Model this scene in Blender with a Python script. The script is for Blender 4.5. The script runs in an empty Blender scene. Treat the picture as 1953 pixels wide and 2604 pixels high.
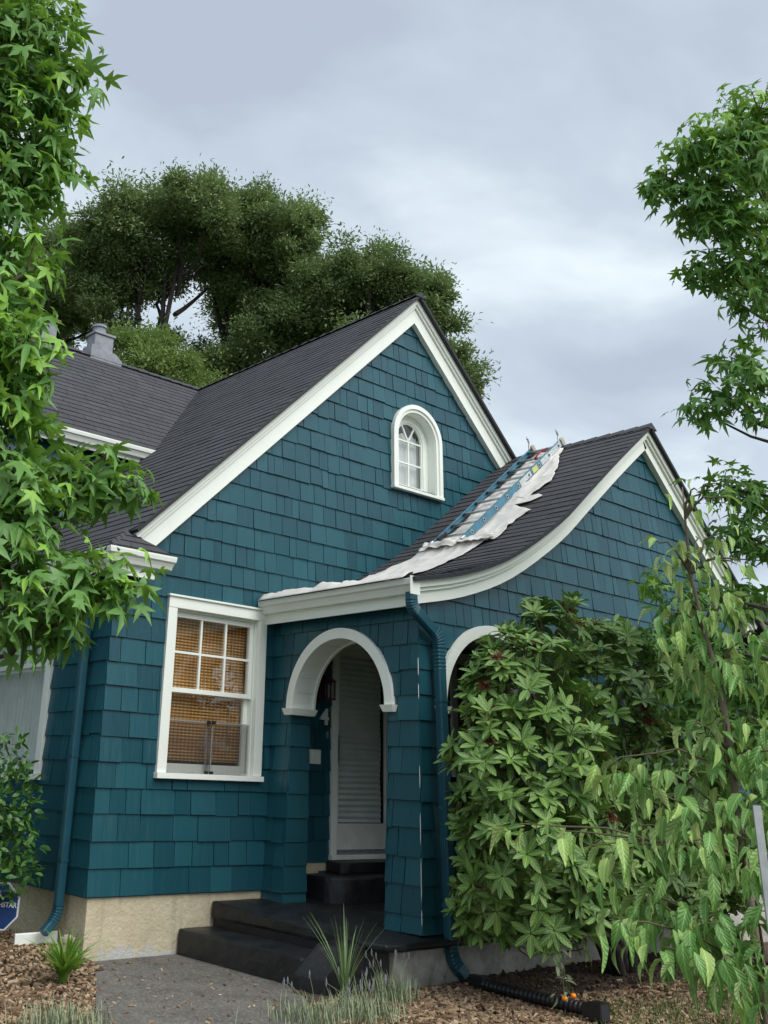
import bpy, bmesh, math, random
import numpy as np
from mathutils import Vector, Matrix
random.seed(7); rng = np.random.default_rng(7)
scene = bpy.context.scene
COL = scene.collection

# ------------------------------------------------------------------ camera
CAM = np.array([-4.98, -8.415, 1.54])
FPX, YAW, PIT, ROL = 2550.014, math.radians(39.139), math.radians(20.9308), math.radians(2.29825)
PPX, PPY = 976.5 - 278.49, 1302 - 301.92
fwd = np.array([math.sin(YAW)*math.cos(PIT), math.cos(YAW)*math.cos(PIT), math.sin(PIT)])
right = np.array([math.cos(YAW), -math.sin(YAW), 0.0]); up = np.cross(right, fwd)
r_ = math.cos(ROL)*right + math.sin(ROL)*up
u_ = -math.sin(ROL)*right + math.cos(ROL)*up
cam = bpy.data.cameras.new('camera'); camo = bpy.data.objects.new('camera', cam); COL.objects.link(camo)
cam.sensor_fit = 'HORIZONTAL'; cam.sensor_width = 36.0; cam.lens = FPX/1953*36.0
cam.shift_x = 278.49/1953; cam.shift_y = -301.92/1953
cam.clip_start = 0.05; cam.clip_end = 2000
mw = Matrix.Identity(4)
for i in range(3):
    mw[i][0] = r_[i]; mw[i][1] = u_[i]; mw[i][2] = -fwd[i]; mw[i][3] = CAM[i]
camo.matrix_world = mw
scene.camera = camo

# ------------------------------------------------------------------ sky, sun, exposure
SUN_EL, SUN_AZ = math.radians(48), math.radians(172)      # compass-like: direction towards the sun in the xy plane
world = bpy.data.worlds.new('World'); scene.world = world; world.use_nodes = True
nt = world.node_tree; nt.nodes.clear()
def N(tree, t, **kw):
    n = tree.nodes.new(t)
    for k, v in kw.items(): setattr(n, k, v)
    return n
wo = N(nt, 'ShaderNodeOutputWorld'); bg = N(nt, 'ShaderNodeBackground'); bg.inputs['Strength'].default_value = 0.1
sky = N(nt, 'ShaderNodeTexSky', sky_type='NISHITA', sun_disc=False); sky.sun_elevation = SUN_EL; sky.sun_rotation = SUN_AZ
tc = N(nt, 'ShaderNodeTexCoord'); sep = N(nt, 'ShaderNodeSeparateXYZ'); nt.links.new(tc.outputs['Generated'], sep.inputs[0])
zz = N(nt, 'ShaderNodeMath', operation='MAXIMUM'); nt.links.new(sep.outputs['Z'], zz.inputs[0]); zz.inputs[1].default_value = 0.0
za = N(nt, 'ShaderNodeMath', operation='ADD'); nt.links.new(zz.outputs[0], za.inputs[0]); za.inputs[1].default_value = 0.22
dx = N(nt, 'ShaderNodeMath', operation='DIVIDE'); nt.links.new(sep.outputs['X'], dx.inputs[0]); nt.links.new(za.outputs[0], dx.inputs[1])
dy = N(nt, 'ShaderNodeMath', operation='DIVIDE'); nt.links.new(sep.outputs['Y'], dy.inputs[0]); nt.links.new(za.outputs[0], dy.inputs[1])
cmb = N(nt, 'ShaderNodeCombineXYZ'); nt.links.new(dx.outputs[0], cmb.inputs[0]); nt.links.new(dy.outputs[0], cmb.inputs[1])
n1 = N(nt, 'ShaderNodeTexNoise'); n1.inputs['Scale'].default_value = 2.1; n1.inputs['Detail'].default_value = 6; n1.inputs['Roughness'].default_value = 0.52; n1.inputs['Distortion'].default_value = 0.35
nt.links.new(cmb.outputs[0], n1.inputs['Vector'])
cr = N(nt, 'ShaderNodeValToRGB'); nt.links.new(n1.outputs['Fac'], cr.inputs[0])
e = cr.color_ramp.elements
e[0].position = 0.36; e[0].color = (0.400, 0.455, 0.535, 1)
e[1].position = 0.70; e[1].color = (0.765, 0.835, 0.865, 1)
m = cr.color_ramp.elements.new(0.50); m.color = (0.490, 0.560, 0.635, 1)
m2 = cr.color_ramp.elements.new(0.60); m2.color = (0.620, 0.698, 0.755, 1)
sc = N(nt, 'ShaderNodeVectorMath', operation='SCALE'); nt.links.new(cr.outputs[0], sc.inputs[0]); sc.inputs['Scale'].default_value = 5.9
mx = N(nt, 'ShaderNodeMix', data_type='RGBA'); mx.inputs['Factor'].default_value = 0.93
nt.links.new(sky.outputs[0], mx.inputs['A']); nt.links.new(sc.outputs[0], mx.inputs['B'])
nt.links.new(mx.outputs['Result'], bg.inputs['Color']); nt.links.new(bg.outputs[0], wo.inputs[0])

sl = bpy.data.lights.new('sun', 'SUN'); sl.energy = 1.5; sl.angle = math.radians(50); sl.color = (1.0, 0.98, 0.945)
so = bpy.data.objects.new('sun', sl); COL.objects.link(so)
sdir = Vector((math.sin(SUN_AZ)*math.cos(SUN_EL), math.cos(SUN_AZ)*math.cos(SUN_EL), math.sin(SUN_EL)))
so.rotation_euler = sdir.to_track_quat('Z', 'Y').to_euler(); so.location = (0, -6, 14)
vs = scene.view_settings; vs.view_transform = 'Standard'; vs.look = 'None'; vs.exposure = 1.12; vs.gamma = 1.0; vs.use_curve_mapping = False

# ------------------------------------------------------------------ pixel helpers (1659 x 2212 view of the photograph)
MC = np.array([r_, -u_, fwd])
def ray(x, y): return MC.T @ np.array([(x*1.17722-PPX)/FPX, (y*1.17722-PPY)/FPX, 1.0])
def at(x, y, d): r = ray(x, y); return CAM + r/np.linalg.norm(r)*d
def on_y(x, y, Y): r = ray(x, y); return CAM + r*(Y-CAM[1])/r[1]
def on_x(x, y, X): r = ray(x, y); return CAM + r*(X-CAM[0])/r[0]
def on_z(x, y, Z): r = ray(x, y); return CAM + r*(Z-CAM[2])/r[2]
def proj(P):                      # -> 1659-view pixels and depth
    v = (np.atleast_2d(P)-CAM) @ MC.T
    return np.stack([(PPX+FPX*v[:, 0]/v[:, 2])/1.17722, (PPY+FPX*v[:, 1]/v[:, 2])/1.17722, v[:, 2]], 1)

# ------------------------------------------------------------------ materials
def mat(name):
    m = bpy.data.materials.new(name); m.use_nodes = True
    t = m.node_tree; b = t.nodes['Principled BSDF']
    return m, t, b
def link(t, a, b): t.links.new(a, b)
def noise(t, vec, scale, detail=4, rough=0.55, dist=0.0):
    n = N(t, 'ShaderNodeTexNoise'); n.inputs['Scale'].default_value = scale; n.inputs['Detail'].default_value = detail
    n.inputs['Roughness'].default_value = rough; n.inputs['Distortion'].default_value = dist
    if vec is not None: link(t, vec, n.inputs['Vector'])
    return n.outputs['Fac']
def ramp(t, fac, stops):
    r = N(t, 'ShaderNodeValToRGB'); link(t, fac, r.inputs[0]); el = r.color_ramp.elements
    el[0].position, el[0].color = stops[0][0], (*stops[0][1], 1); el[1].position, el[1].color = stops[-1][0], (*stops[-1][1], 1)
    for p, c in stops[1:-1]: q = el.new(p); q.color = (*c, 1)
    return r.outputs[0]
def framp(t, fac, a, b, va=0.0, vb=1.0):
    r = N(t, 'ShaderNodeMapRange'); link(t, fac, r.inputs[0]); r.inputs[1].default_value = a; r.inputs[2].default_value = b
    r.inputs[3].default_value = va; r.inputs[4].default_value = vb; return r.outputs[0]
def mixc(t, f, a, b, blend='MIX'):
    n = N(t, 'ShaderNodeMix', data_type='RGBA', blend_type=blend)
    for s, v in (('Factor', f), ('A', a), ('B', b)):
        if hasattr(v, 'is_linked') or hasattr(v, 'links'): link(t, v, n.inputs[s])
        elif s == 'Factor': n.inputs[s].default_value = v
        else: n.inputs[s].default_value = (*v, 1)
    return n.outputs['Result']
def bump(t, b, h, strength=0.3, dist=0.01):
    n = N(t, 'ShaderNodeBump'); n.inputs['Strength'].default_value = strength; n.inputs['Distance'].default_value = dist
    link(t, h, n.inputs['Height']); link(t, n.outputs[0], b.inputs['Normal'])
def objco(t, scale=(1, 1, 1)):
    c = N(t, 'ShaderNodeTexCoord'); m = N(t, 'ShaderNodeMapping'); m.inputs['Scale'].default_value = scale
    link(t, c.outputs['Object'], m.inputs[0]); return m.outputs[0]
def rnd_fac(t):
    a = N(t, 'ShaderNodeAttribute', attribute_name='rnd'); o = N(t, 'ShaderNodeObjectInfo')
    s = N(t, 'ShaderNodeMath', operation='ADD'); link(t, a.outputs['Fac'], s.inputs[0]); link(t, o.outputs['Random'], s.inputs[1])
    f = N(t, 'ShaderNodeMath', operation='FRACT'); link(t, s.outputs[0], f.inputs[0]); return f.outputs[0]
def attr(t, name): return N(t, 'ShaderNodeAttribute', attribute_name=name).outputs['Fac']

def m_teal():
    m, t, b = mat('teal_shingle_paint'); v = objco(t, (38, 38, 2.2)); v2 = objco(t, (5, 5, 1.2))
    r = attr(t, 'rnd')
    offs = N(t, 'ShaderNodeVectorMath', operation='SCALE'); 
    cx = N(t, 'ShaderNodeCombineXYZ'); link(t, r, cx.inputs[0]); link(t, r, cx.inputs[1]); link(t, r, cx.inputs[2]); link(t, cx.outputs[0], offs.inputs[0]); offs.inputs['Scale'].default_value = 91.0
    ad = N(t, 'ShaderNodeVectorMath', operation='ADD'); link(t, v, ad.inputs[0]); link(t, offs.outputs[0], ad.inputs[1])
    grain = noise(t, ad.outputs[0], 1.0, 5, 0.62, 0.4)
    blot = noise(t, v2, 1.0, 5, 0.6)
    base = ramp(t, r, [(0.0, (0.0075, 0.062, 0.084)), (0.5, (0.0100, 0.077, 0.101)), (1.0, (0.016, 0.095, 0.121))])
    worn = mixc(t, framp(t, grain, 0.60, 0.84, 0, 0.32), base, (0.055, 0.155, 0.175))
    dark = mixc(t, framp(t, blot, 0.52, 0.75, 0, 0.35), worn, (0.010, 0.055, 0.078))
    sv = N(t, 'ShaderNodeMapping'); sv.inputs['Scale'].default_value = (30, 30, 7); sv.inputs['Rotation'].default_value = (0.3, 0.35, 0.2); tcc = N(t, 'ShaderNodeTexCoord'); link(t, tcc.outputs['Object'], sv.inputs[0])
    scuff = noise(t, sv.outputs[0], 1.0, 6, 0.7, 0.8); fin = mixc(t, framp(t, scuff, 0.66, 0.76, 0, 0.28), dark, (0.20, 0.30, 0.30))
    link(t, fin, b.inputs['Base Color'])
    link(t, framp(t, grain, 0.3, 0.8, 0.26, 0.50), b.inputs['Roughness']); b.inputs['Specular IOR Level'].default_value = 0.5
    bump(t, b, grain, 0.35, 0.006); return m
def m_plain(name, col, rough=0.5, ns=0, amt=0.12, metal=0.0, bstr=0.0, col2=None, detail=5, spec=0.5):
    m, t, b = mat(name); b.inputs['Roughness'].default_value = rough; b.inputs['Metallic'].default_value = metal
    b.inputs['Specular IOR Level'].default_value = spec
    if ns:
        f = noise(t, objco(t), ns, detail, 0.6); c2 = col2 or tuple(max(0, c*(1-amt*3)) for c in col)
        link(t, mixc(t, framp(t, f, 0.35, 0.75), col, c2), b.inputs['Base Color'])
        if bstr: bump(t, b, f, bstr, 0.01)
    else: b.inputs['Base Color'].default_value = (*col, 1)
    return m
def m_white():
    m, t, b = mat('white_trim_paint'); f = noise(t, objco(t), 3.0, 6, 0.65); g = noise(t, objco(t), 60, 3, 0.5)
    c = mixc(t, framp(t, f, 0.45, 0.8, 0, 0.5), (0.87, 0.90, 0.825), (0.77, 0.81, 0.73)); link(t, c, b.inputs['Base Color'])
    b.inputs['Roughness'].default_value = 0.42; bump(t, b, g, 0.08, 0.003); return m
def m_roof():
    m, t, b = mat('asphalt_roof_shingle'); r = attr(t, 'rnd'); g = noise(t, objco(t), 260, 2, 0.7); f = noise(t, objco(t), 1.3, 5, 0.6)
    c = ramp(t, r, [(0.0, (0.040, 0.0405, 0.046)), (0.55, (0.048, 0.0485, 0.054)), (1.0, (0.060, 0.0605, 0.067))])
    c2 = mixc(t, framp(t, g, 0.45, 0.8, 0, 0.6), c, (0.115, 0.115, 0.125)); c3 = mixc(t, framp(t, f, 0.5, 0.8, 0, 0.3), c2, (0.04, 0.037, 0.041))
    link(t, c3, b.inputs['Base Color']); b.inputs['Roughness'].default_value = 0.86; bump(t, b, g, 0.5, 0.004); return m
def m_stucco():
    m, t, b = mat('cream_foundation_stucco'); v = objco(t); f = noise(t, v, 7, 6, 0.65, 0.6); g = noise(t, v, 34, 4, 0.6)
    sp = N(t, 'ShaderNodeSeparateXYZ'); link(t, v, sp.inputs[0])
    low = framp(t, sp.outputs['Z'], 0.0, 0.17, 0.30, 0.0)
    pe = noise(t, v, 4.5, 7, 0.72, 0.3); s = N(t, 'ShaderNodeMath', operation='ADD'); link(t, pe, s.inputs[0]); link(t, low, s.inputs[1])
    peel = framp(t, s.outputs[0], 0.71, 0.74)
    c = mixc(t, framp(t, f, 0.4, 0.75), (0.60, 0.525, 0.37), (0.50, 0.43, 0.285))
    c2 = mixc(t, peel, c, (0.52, 0.52, 0.50)); st = noise(t, objco(t, (9, 9, 1.0)), 1.0, 5, 0.6)
    c3 = mixc(t, framp(t, st, 0.55, 0.8, 0, 0.45), c2, (0.20, 0.17, 0.12))
    link(t, c3, b.inputs['Base Color']); b.inputs['Roughness'].default_value = 0.9
    h = N(t, 'ShaderNodeMath', operation='ADD'); link(t, f, h.inputs[0]); link(t, g, h.inputs[1]); bump(t, b, h.outputs[0], 0.5, 0.025); return m
def m_porchbase():
    m, t, b = mat('peeling_porch_base'); v = objco(t); f = noise(t, v, 5, 8, 0.75, 0.4); g = noise(t, v, 30, 4)
    c = mixc(t, framp(t, f, 0.40, 0.66), (0.47, 0.45, 0.41), (0.24, 0.22, 0.19)); c2 = mixc(t, framp(t, f, 0.68, 0.72), c, (0.05, 0.05, 0.045))
    link(t, c2, b.inputs['Base Color']); b.inputs['Roughness'].default_value = 0.85; bump(t, b, g, 0.4, 0.015); return m
def m_black():
    m, t, b = mat('worn_black_porch_paint'); v = objco(t); f = noise(t, v, 3.2, 7, 0.7); g = noise(t, v, 45, 4, 0.7)
    c = mixc(t, framp(t, f, 0.40, 0.75), (0.008, 0.009, 0.0105), (0.020, 0.0215, 0.023)); c1 = mixc(t, framp(t, noise(t, v, 9, 7, 0.75), 0.60, 0.70, 0, 0.35), c, (0.06, 0.058, 0.053)); c2 = mixc(t, framp(t, g, 0.64, 0.72, 0, 0.85), c1, (0.16, 0.15, 0.13))
    link(t, c2, b.inputs['Base Color']); link(t, framp(t, f, 0.3, 0.7, 0.32, 0.6), b.inputs['Roughness']); bump(t, b, g, 0.35, 0.008); return m
def m_walk():
    m, t, b = mat('aggregate_concrete'); v = objco(t); g = noise(t, v, 48, 5, 0.8); f = noise(t, v, 2.6, 8, 0.7); vo = N(t, 'ShaderNodeTexVoronoi'); vo.inputs['Scale'].default_value = 55; link(t, v, vo.inputs['Vector'])
    c = mixc(t, framp(t, f, 0.38, 0.72), (0.150, 0.138, 0.122), (0.070, 0.064, 0.056)); c2 = mixc(t, framp(t, g, 0.52, 0.66, 0, 0.9), c, (0.36, 0.335, 0.29))
    link(t, c2, b.inputs['Base Color']); b.inputs['Roughness'].default_value = 0.9; bump(t, b, g, 0.6, 0.01); return m
def m_mulch():
    m, t, b = mat('bark_mulch_soil'); v = objco(t); f = noise(t, v, 26, 5, 0.7); g = noise(t, v, 1.1, 4); 
    c = ramp(t, f, [(0.3, (0.035, 0.022, 0.013)), (0.5, (0.10, 0.065, 0.038)), (0.68, (0.23, 0.155, 0.09))]); c2 = mixc(t, framp(t, g, 0.4, 0.7, 0, 0.5), c, (0.06, 0.043, 0.028))
    link(t, c2, b.inputs['Base Color']); b.inputs['Roughness'].default_value = 0.95; bump(t, b, f, 1.0, 0.03); return m
def m_chip():
    m, t, b = mat('bark_chip'); r = attr(t, 'rnd')
    c = ramp(t, r, [(0.0, (0.06, 0.036, 0.02)), (0.35, (0.19, 0.115, 0.062)), (0.7, (0.36, 0.245, 0.145)), (1.0, (0.52, 0.40, 0.27))]); link(t, c, b.inputs['Base Color']); b.inputs['Roughness'].default_value = 0.9; return m
def m_leaf(name, stops, rough=0.42, trans=0.3, tcol=(0.16, 0.30, 0.03), spec=0.35, back=None, veins=0):
    m, t, b = mat(name); f = rnd_fac(t); c = ramp(t, f, stops); v = noise(t, objco(t), 60, 2)
    geo = N(t, 'ShaderNodeNewGeometry')
    c2 = mixc(t, framp(t, v, 0.3, 0.8, 0, 0.25), c, tuple(x*0.55 for x in stops[0][1]))
    c3 = mixc(t, geo.outputs['Backfacing'], c2, back or tuple(min(1, x*1.25+0.012) for x in stops[len(stops)//2][1]))
    if veins:
        lc = N(t, 'ShaderNodeAttribute', attribute_name='lc'); sx_ = N(t, 'ShaderNodeSeparateXYZ'); link(t, lc.outputs['Vector'], sx_.inputs[0])
        ab = N(t, 'ShaderNodeMath', operation='ABSOLUTE'); link(t, sx_.outputs['X'], ab.inputs[0])
        mr = framp(t, ab.outputs[0], 0.008, 0.03, 1.0, 0.0); k1 = N(t, 'ShaderNodeMath', operation='MULTIPLY_ADD'); link(t, ab.outputs[0], k1.inputs[0]); k1.inputs[1].default_value = -1.6; link(t, sx_.outputs['Y'], k1.inputs[2])
        k2 = N(t, 'ShaderNodeMath', operation='MULTIPLY'); link(t, k1.outputs[0], k2.inputs[0]); k2.inputs[1].default_value = 2*math.pi*veins; sn = N(t, 'ShaderNodeMath', operation='SINE'); link(t, k2.outputs[0], sn.inputs[0])
        sv_ = framp(t, sn.outputs[0], 0.80, 1.0, 0.0, 0.45); mxm = N(t, 'ShaderNodeMath', operation='MAXIMUM'); link(t, mr, mxm.inputs[0]); link(t, sv_, mxm.inputs[1])
        vf = N(t, 'ShaderNodeMath', operation='MULTIPLY'); link(t, mxm.outputs[0], vf.inputs[0]); vf.inputs[1].default_value = 0.55
        c3 = mixc(t, vf.outputs[0], c3, tuple(min(1, x*1.9+0.02) for x in stops[-1][1])); bump(t, b, sn.outputs[0], 0.25, 0.004)
    link(t, c3, b.inputs['Base Color']); b.inputs['Roughness'].default_value = rough; b.inputs['Specular IOR Level'].default_value = spec
    tr = N(t, 'ShaderNodeBsdfTranslucent'); tr.inputs[0].default_value = (*tcol, 1)
    mx = N(t, 'ShaderNodeMixShader'); mx.inputs[0].default_value = trans; link(t, b.outputs[0], mx.inputs[1]); link(t, tr.outputs[0], mx.inputs[2])
    link(t, mx.outputs[0], t.nodes['Material Output'].inputs['Surface']); return m
def m_bark(name, a, b2):
    m, t, b = mat(name); f = noise(t, objco(t, (14, 14, 3)), 1.6, 5, 0.7); link(t, mixc(t, framp(t, f, 0.35, 0.7), a, b2), b.inputs['Base Color']); b.inputs['Roughness'].default_value = 0.9; bump(t, b, f, 0.8, 0.02); return m
def m_bamboo():
    m, t, b = mat('woven_bamboo_blind'); v = objco(t)
    s = N(t, 'ShaderNodeSeparateXYZ'); link(t, v, s.inputs[0])
    def wave(o, k, lo, hi):
        a = N(t, 'ShaderNodeMath', operation='MULTIPLY'); link(t, o, a.inputs[0]); a.inputs[1].default_value = k
        w = N(t, 'ShaderNodeMath', operation='SINE'); link(t, a.outputs[0], w.inputs[0]); return framp(t, w.outputs[0], lo, hi)
    h = wave(s.outputs['Z'], 2*math.pi/0.030, -0.6, 0.9); vv = wave(s.outputs['X'], 2*math.pi/0.046, 0.3, 0.9)
    n2 = noise(t, objco(t, (2.2, 1, 34)), 1.0, 4, 0.7)
    c = ramp(t, n2, [(0.3, (0.34, 0.15, 0.036)), (0.5, (0.56, 0.28, 0.075)), (0.7, (0.74, 0.43, 0.15))])
    c1 = mixc(t, h, (0.20, 0.085, 0.024), c); pr = N(t, 'ShaderNodeMath', operation='MULTIPLY'); link(t, vv, pr.inputs[0]); link(t, h, pr.inputs[1])
    c2 = mixc(t, pr.outputs[0], c1, (0.82, 0.52, 0.21)); link(t, c2, b.inputs['Base Color']); b.inputs['Roughness'].default_value = 0.6; return m
def m_glass():
    m, t, b = mat('window_glass'); t.nodes.remove(b)
    gl = N(t, 'ShaderNodeBsdfGlossy'); gl.inputs['Roughness'].default_value = 0.02; gl.inputs[0].default_value = (1, 1, 1, 1)
    tr = N(t, 'ShaderNodeBsdfTransparent'); tr.inputs[0].default_value = (0.93, 0.95, 0.94, 1)
    lw = N(t, 'ShaderNodeLayerWeight'); lw.inputs[0].default_value = 0.5; pw = N(t, 'ShaderNodeMath', operation='POWER'); link(t, lw.outputs['Facing'], pw.inputs[0]); pw.inputs[1].default_value = 4.0
    a = framp(t, pw.outputs[0], 0, 1, 0.11, 1.0)
    mx = N(t, 'ShaderNodeMixShader'); link(t, a, mx.inputs[0]); link(t, tr.outputs[0], mx.inputs[1]); link(t, gl.outputs[0], mx.inputs[2]); link(t, mx.outputs[0], t.nodes['Material Output'].inputs['Surface']); return m
def m_mesh(name, alpha, col):
    m, t, b = mat(name); b.inputs['Base Color'].default_value = (*col, 1); b.inputs['Roughness'].default_value = 0.7
    tr = N(t, 'ShaderNodeBsdfTransparent'); mx = N(t, 'ShaderNodeMixShader'); mx.inputs[0].default_value = alpha
    link(t, tr.outputs[0], mx.inputs[1]); link(t, b.outputs[0], mx.inputs[2]); link(t, mx.outputs[0], t.nodes['Material Output'].inputs['Surface']); return m
def m_cloth():
    m, t, b = mat('canvas_drop_cloth'); f = noise(t, objco(t), 4, 6, 0.7); g = noise(t, objco(t), 25, 4)
    link(t, mixc(t, framp(t, f, 0.45, 0.75, 0, 0.7), (0.70, 0.675, 0.63), (0.50, 0.465, 0.425)), b.inputs['Base Color']); b.inputs['Roughness'].default_value = 0.95; bump(t, b, g, 0.2, 0.01); return m

TEAL = m_teal(); WHITE = m_white(); ROOF = m_roof(); STUCCO = m_stucco(); PBASE = m_porchbase(); BLACK = m_black(); WALK = m_walk(); MULCH = m_mulch(); CHIP = m_chip()
TEALS = m_plain('teal_metal_paint', (0.013, 0.085, 0.120), 0.38, 6, 0.08); TEALD = m_plain('teal_wall_backing', (0.010, 0.060, 0.085), 0.7)
DRIP = m_plain('black_drip_edge', (0.014, 0.014, 0.016), 0.5); BAMBOO = m_bamboo(); GLASS = m_glass(); CLOTH = m_cloth()
SCREEN = m_mesh('insect_screen', 0.42, (0.05, 0.045, 0.045)); SHEER = m_plain('sheer_curtain', (0.82, 0.84, 0.79), 0.9, 5, 0.05)
ALU = m_plain('aluminium', (0.60, 0.61, 0.62), 0.38, 18, 0.08, metal=0.75); DARKP = m_plain('black_plastic', (0.012, 0.012, 0.013), 0.42, 30, 0.1)
LBLUE = m_plain('ladder_blue_fibreglass', (0.075, 0.235, 0.335), 0.55, 9, 0.14); RED = m_plain('red_plastic', (0.30, 0.022, 0.018), 0.5, 12, 0.1)
SHADE = m_plain('pleated_shade', (0.82, 0.85, 0.82), 0.8, 4, 0.06); CONC = m_plain('weathered_grey_concrete', (0.30, 0.315, 0.345), 0.9, 7, 0.12, bstr=0.3)
BRICKM = m_plain('old_brick', (0.22, 0.15, 0.12), 0.9, 9, 0.15, bstr=0.4); METAL = m_plain('galvanised_steel', (0.52, 0.54, 0.55), 0.45, 14, 0.12, metal=0.6)
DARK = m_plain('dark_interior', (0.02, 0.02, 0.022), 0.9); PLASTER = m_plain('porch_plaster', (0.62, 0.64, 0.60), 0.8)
YELLOW = m_plain('faded_sticker', (0.62, 0.60, 0.22), 0.6, 40, 0.15); PALE = m_plain('pale_label', (0.62, 0.66, 0.66), 0.6, 60, 0.2)
LANT = m_plain('maroon_lantern_paint', (0.10, 0.028, 0.03), 0.45, 20, 0.1); LGL = m_plain('frosted_lamp_glass', (0.42, 0.44, 0.43), 0.25)
TERRA = m_plain('cream_clay_pipe', (0.50, 0.42, 0.33), 0.8, 12, 0.12); PRIMER = m_plain('white_primer', (0.82, 0.84, 0.82), 0.7)
# ------------------------------------------------------------------ mesh helpers
def setp(o, label=None, cat=None, group=None, kind=None):
    if label: o['label'] = label
    if cat: o['category'] = cat
    if group: o['group'] = group
    if kind: o['kind'] = kind
    return o
def empty(name, loc=(0, 0, 0)):
    o = bpy.data.objects.new(name, None); o.empty_display_size = 0.1; COL.objects.link(o); o.location = loc; return o
class MB:
    def __init__(s): s.v = []; s.f = []; s.r = []
    def add(s, vs, fs, r=0.0):
        n = len(s.v); s.v.extend([tuple(map(float, p)) for p in vs]); s.f.extend([tuple(i+n for i in f) for f in fs]); s.r.extend([r]*len(fs)); return s
    def box(s, x0, x1, y0, y1, z0, z1, r=0.0):
        x0, x1 = min(x0, x1), max(x0, x1); y0, y1 = min(y0, y1), max(y0, y1); z0, z1 = min(z0, z1), max(z0, z1)
        return s.add([(x0,y0,z0),(x1,y0,z0),(x1,y1,z0),(x0,y1,z0),(x0,y0,z1),(x1,y0,z1),(x1,y1,z1),(x0,y1,z1)], [(3,2,1,0),(4,5,6,7),(0,1,5,4),(1,2,6,5),(2,3,7,6),(3,0,4,7)], r)
    def prism(s, pts, fn, a, b, r=0.0):
        n = len(pts); v = [fn(p[0], p[1], a) for p in pts]+[fn(p[0], p[1], b) for p in pts]
        return s.add(v, [tuple(range(n)), tuple(range(2*n-1, n-1, -1))]+[(i, (i+1) % n + 0, (i+1) % n+n, i+n)[::-1] for i in range(n)], r)
    def tube(s, path, rad, n=8, cap=True):
        path = [np.array(p, float) for p in path]; rads = rad if hasattr(rad, '__len__') else [rad]*len(path); rings = []
        ref = np.array([0.13, 0.27, 0.95])
        for i, p in enumerate(path):
            d = path[min(i+1, len(path)-1)]-path[max(i-1, 0)]; d = d/np.linalg.norm(d)
            a = np.cross(d, ref)
            if np.linalg.norm(a) < 0.1: a = np.cross(d, (1, 0, 0))
            a /= np.linalg.norm(a); b = np.cross(d, a)
            rings.append([p+rads[i]*(math.cos(2*math.pi*k/n)*a+math.sin(2*math.pi*k/n)*b) for k in range(n)])
        v = [q for r in rings for q in r]; f = []
        for i in range(len(path)-1):
            for k in range(n): f.append((i*n+k, i*n+(k+1) % n, (i+1)*n+(k+1) % n, (i+1)*n+k))
        if cap: f.append(tuple(range(n))[::-1]); f.append(tuple((len(path)-1)*n+k for k in range(n)))
        return s.add(v, f)
    def sweep(s, path, sec, wax, scales=None):      # section (a,b): a along wax, b along cross(tangent,wax)
        path = [np.array(p, float) for p in path]; wax = np.array(wax, float); n = len(sec); v = []
        for i, p in enumerate(path):
            d = path[min(i+1, len(path)-1)]-path[max(i-1, 0)]; d /= np.linalg.norm(d); w = wax-d*(wax@d); w /= np.linalg.norm(w); q = np.cross(d, w); k = scales[i] if scales is not None else 1
            v += [p+k*(a*w+b*q) for a, b in sec]
        f = [(i*n+k, i*n+(k+1) % n, (i+1)*n+(k+1) % n, (i+1)*n+k) for i in range(len(path)-1) for k in range(n)]
        f += [tuple(range(n))[::-1], tuple((len(path)-1)*n+k for k in range(n))]
        return s.add(v, f)
    def build(s, name, m, parent=None, smooth=False, bevel=0, kind=None):
        me = bpy.data.meshes.new(name); me.from_pydata(s.v, [], s.f); 
        if any(s.r): 
            a = me.attributes.new('rnd', 'FLOAT', 'FACE'); a.data.foreach_set('value', s.r)
        me.materials.append(m)
        if smooth or bevel:
            bm = bmesh.new(); bm.from_mesh(me); bmesh.ops.recalc_face_normals(bm, faces=bm.faces)
            if bevel: bmesh.ops.bevel(bm, geom=bm.edges[:], offset=bevel, segments=2, affect='EDGES', profile=0.6)
            bm.to_mesh(me); bm.free()
            if smooth: me.polygons.foreach_set('use_smooth', [True]*len(me.polygons))
        me.update(); o = bpy.data.objects.new(name, me); COL.objects.link(o)
        if parent: o.parent = parent
        if kind: o['kind'] = kind
        return o
def bx(name, m, parent, *a, bevel=0): return MB().box(*a).build(name, m, parent, bevel=bevel)
def fix_normals(o):
    bm = bmesh.new(); bm.from_mesh(o.data); bmesh.ops.recalc_face_normals(bm, faces=bm.faces); bm.to_mesh(o.data); bm.free(); return o
XZ = lambda y0: (lambda u, v, w: (u, y0-w, v))
XW = lambda x0: (lambda u, v, w: (x0-w, u, v))
def offset_poly(pts, d):                            # offset an open polyline, d>0 to the right-hand side going along it
    P = np.array(pts, float); T = np.diff(P, axis=0); T /= np.linalg.norm(T, axis=1)[:, None]; Nn = np.stack([T[:, 1], -T[:, 0]], 1); out = []
    for i in range(len(P)):
        if i == 0: out.append(P[i]+d*Nn[0])
        elif i == len(P)-1: out.append(P[i]+d*Nn[-1])
        else:
            n = Nn[i-1]+Nn[i]; n /= np.linalg.norm(n); out.append(P[i]+n*d/max(0.3, n@Nn[i]))
    return np.array(out)
def band(mb, prof, d0, d1, y0, y1):                 # strip under a roofline profile in xz, extruded in y
    A, B = offset_poly(prof, d0), offset_poly(prof, d1)
    for i in range(len(A)-1):
        q = [A[i], A[i+1], B[i+1], B[i]]; v = [(p[0], y0, p[1]) for p in q]+[(p[0], y1, p[1]) for p in q]
        f = [(0, 1, 2, 3), (7, 6, 5, 4), (0, 4, 5, 1), (2, 6, 7, 3)]
        if i == 0: f.append((3, 7, 4, 0))
        if i == len(A)-2: f.append((1, 5, 6, 2))
        mb.add(v, f)
    return mb
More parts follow.
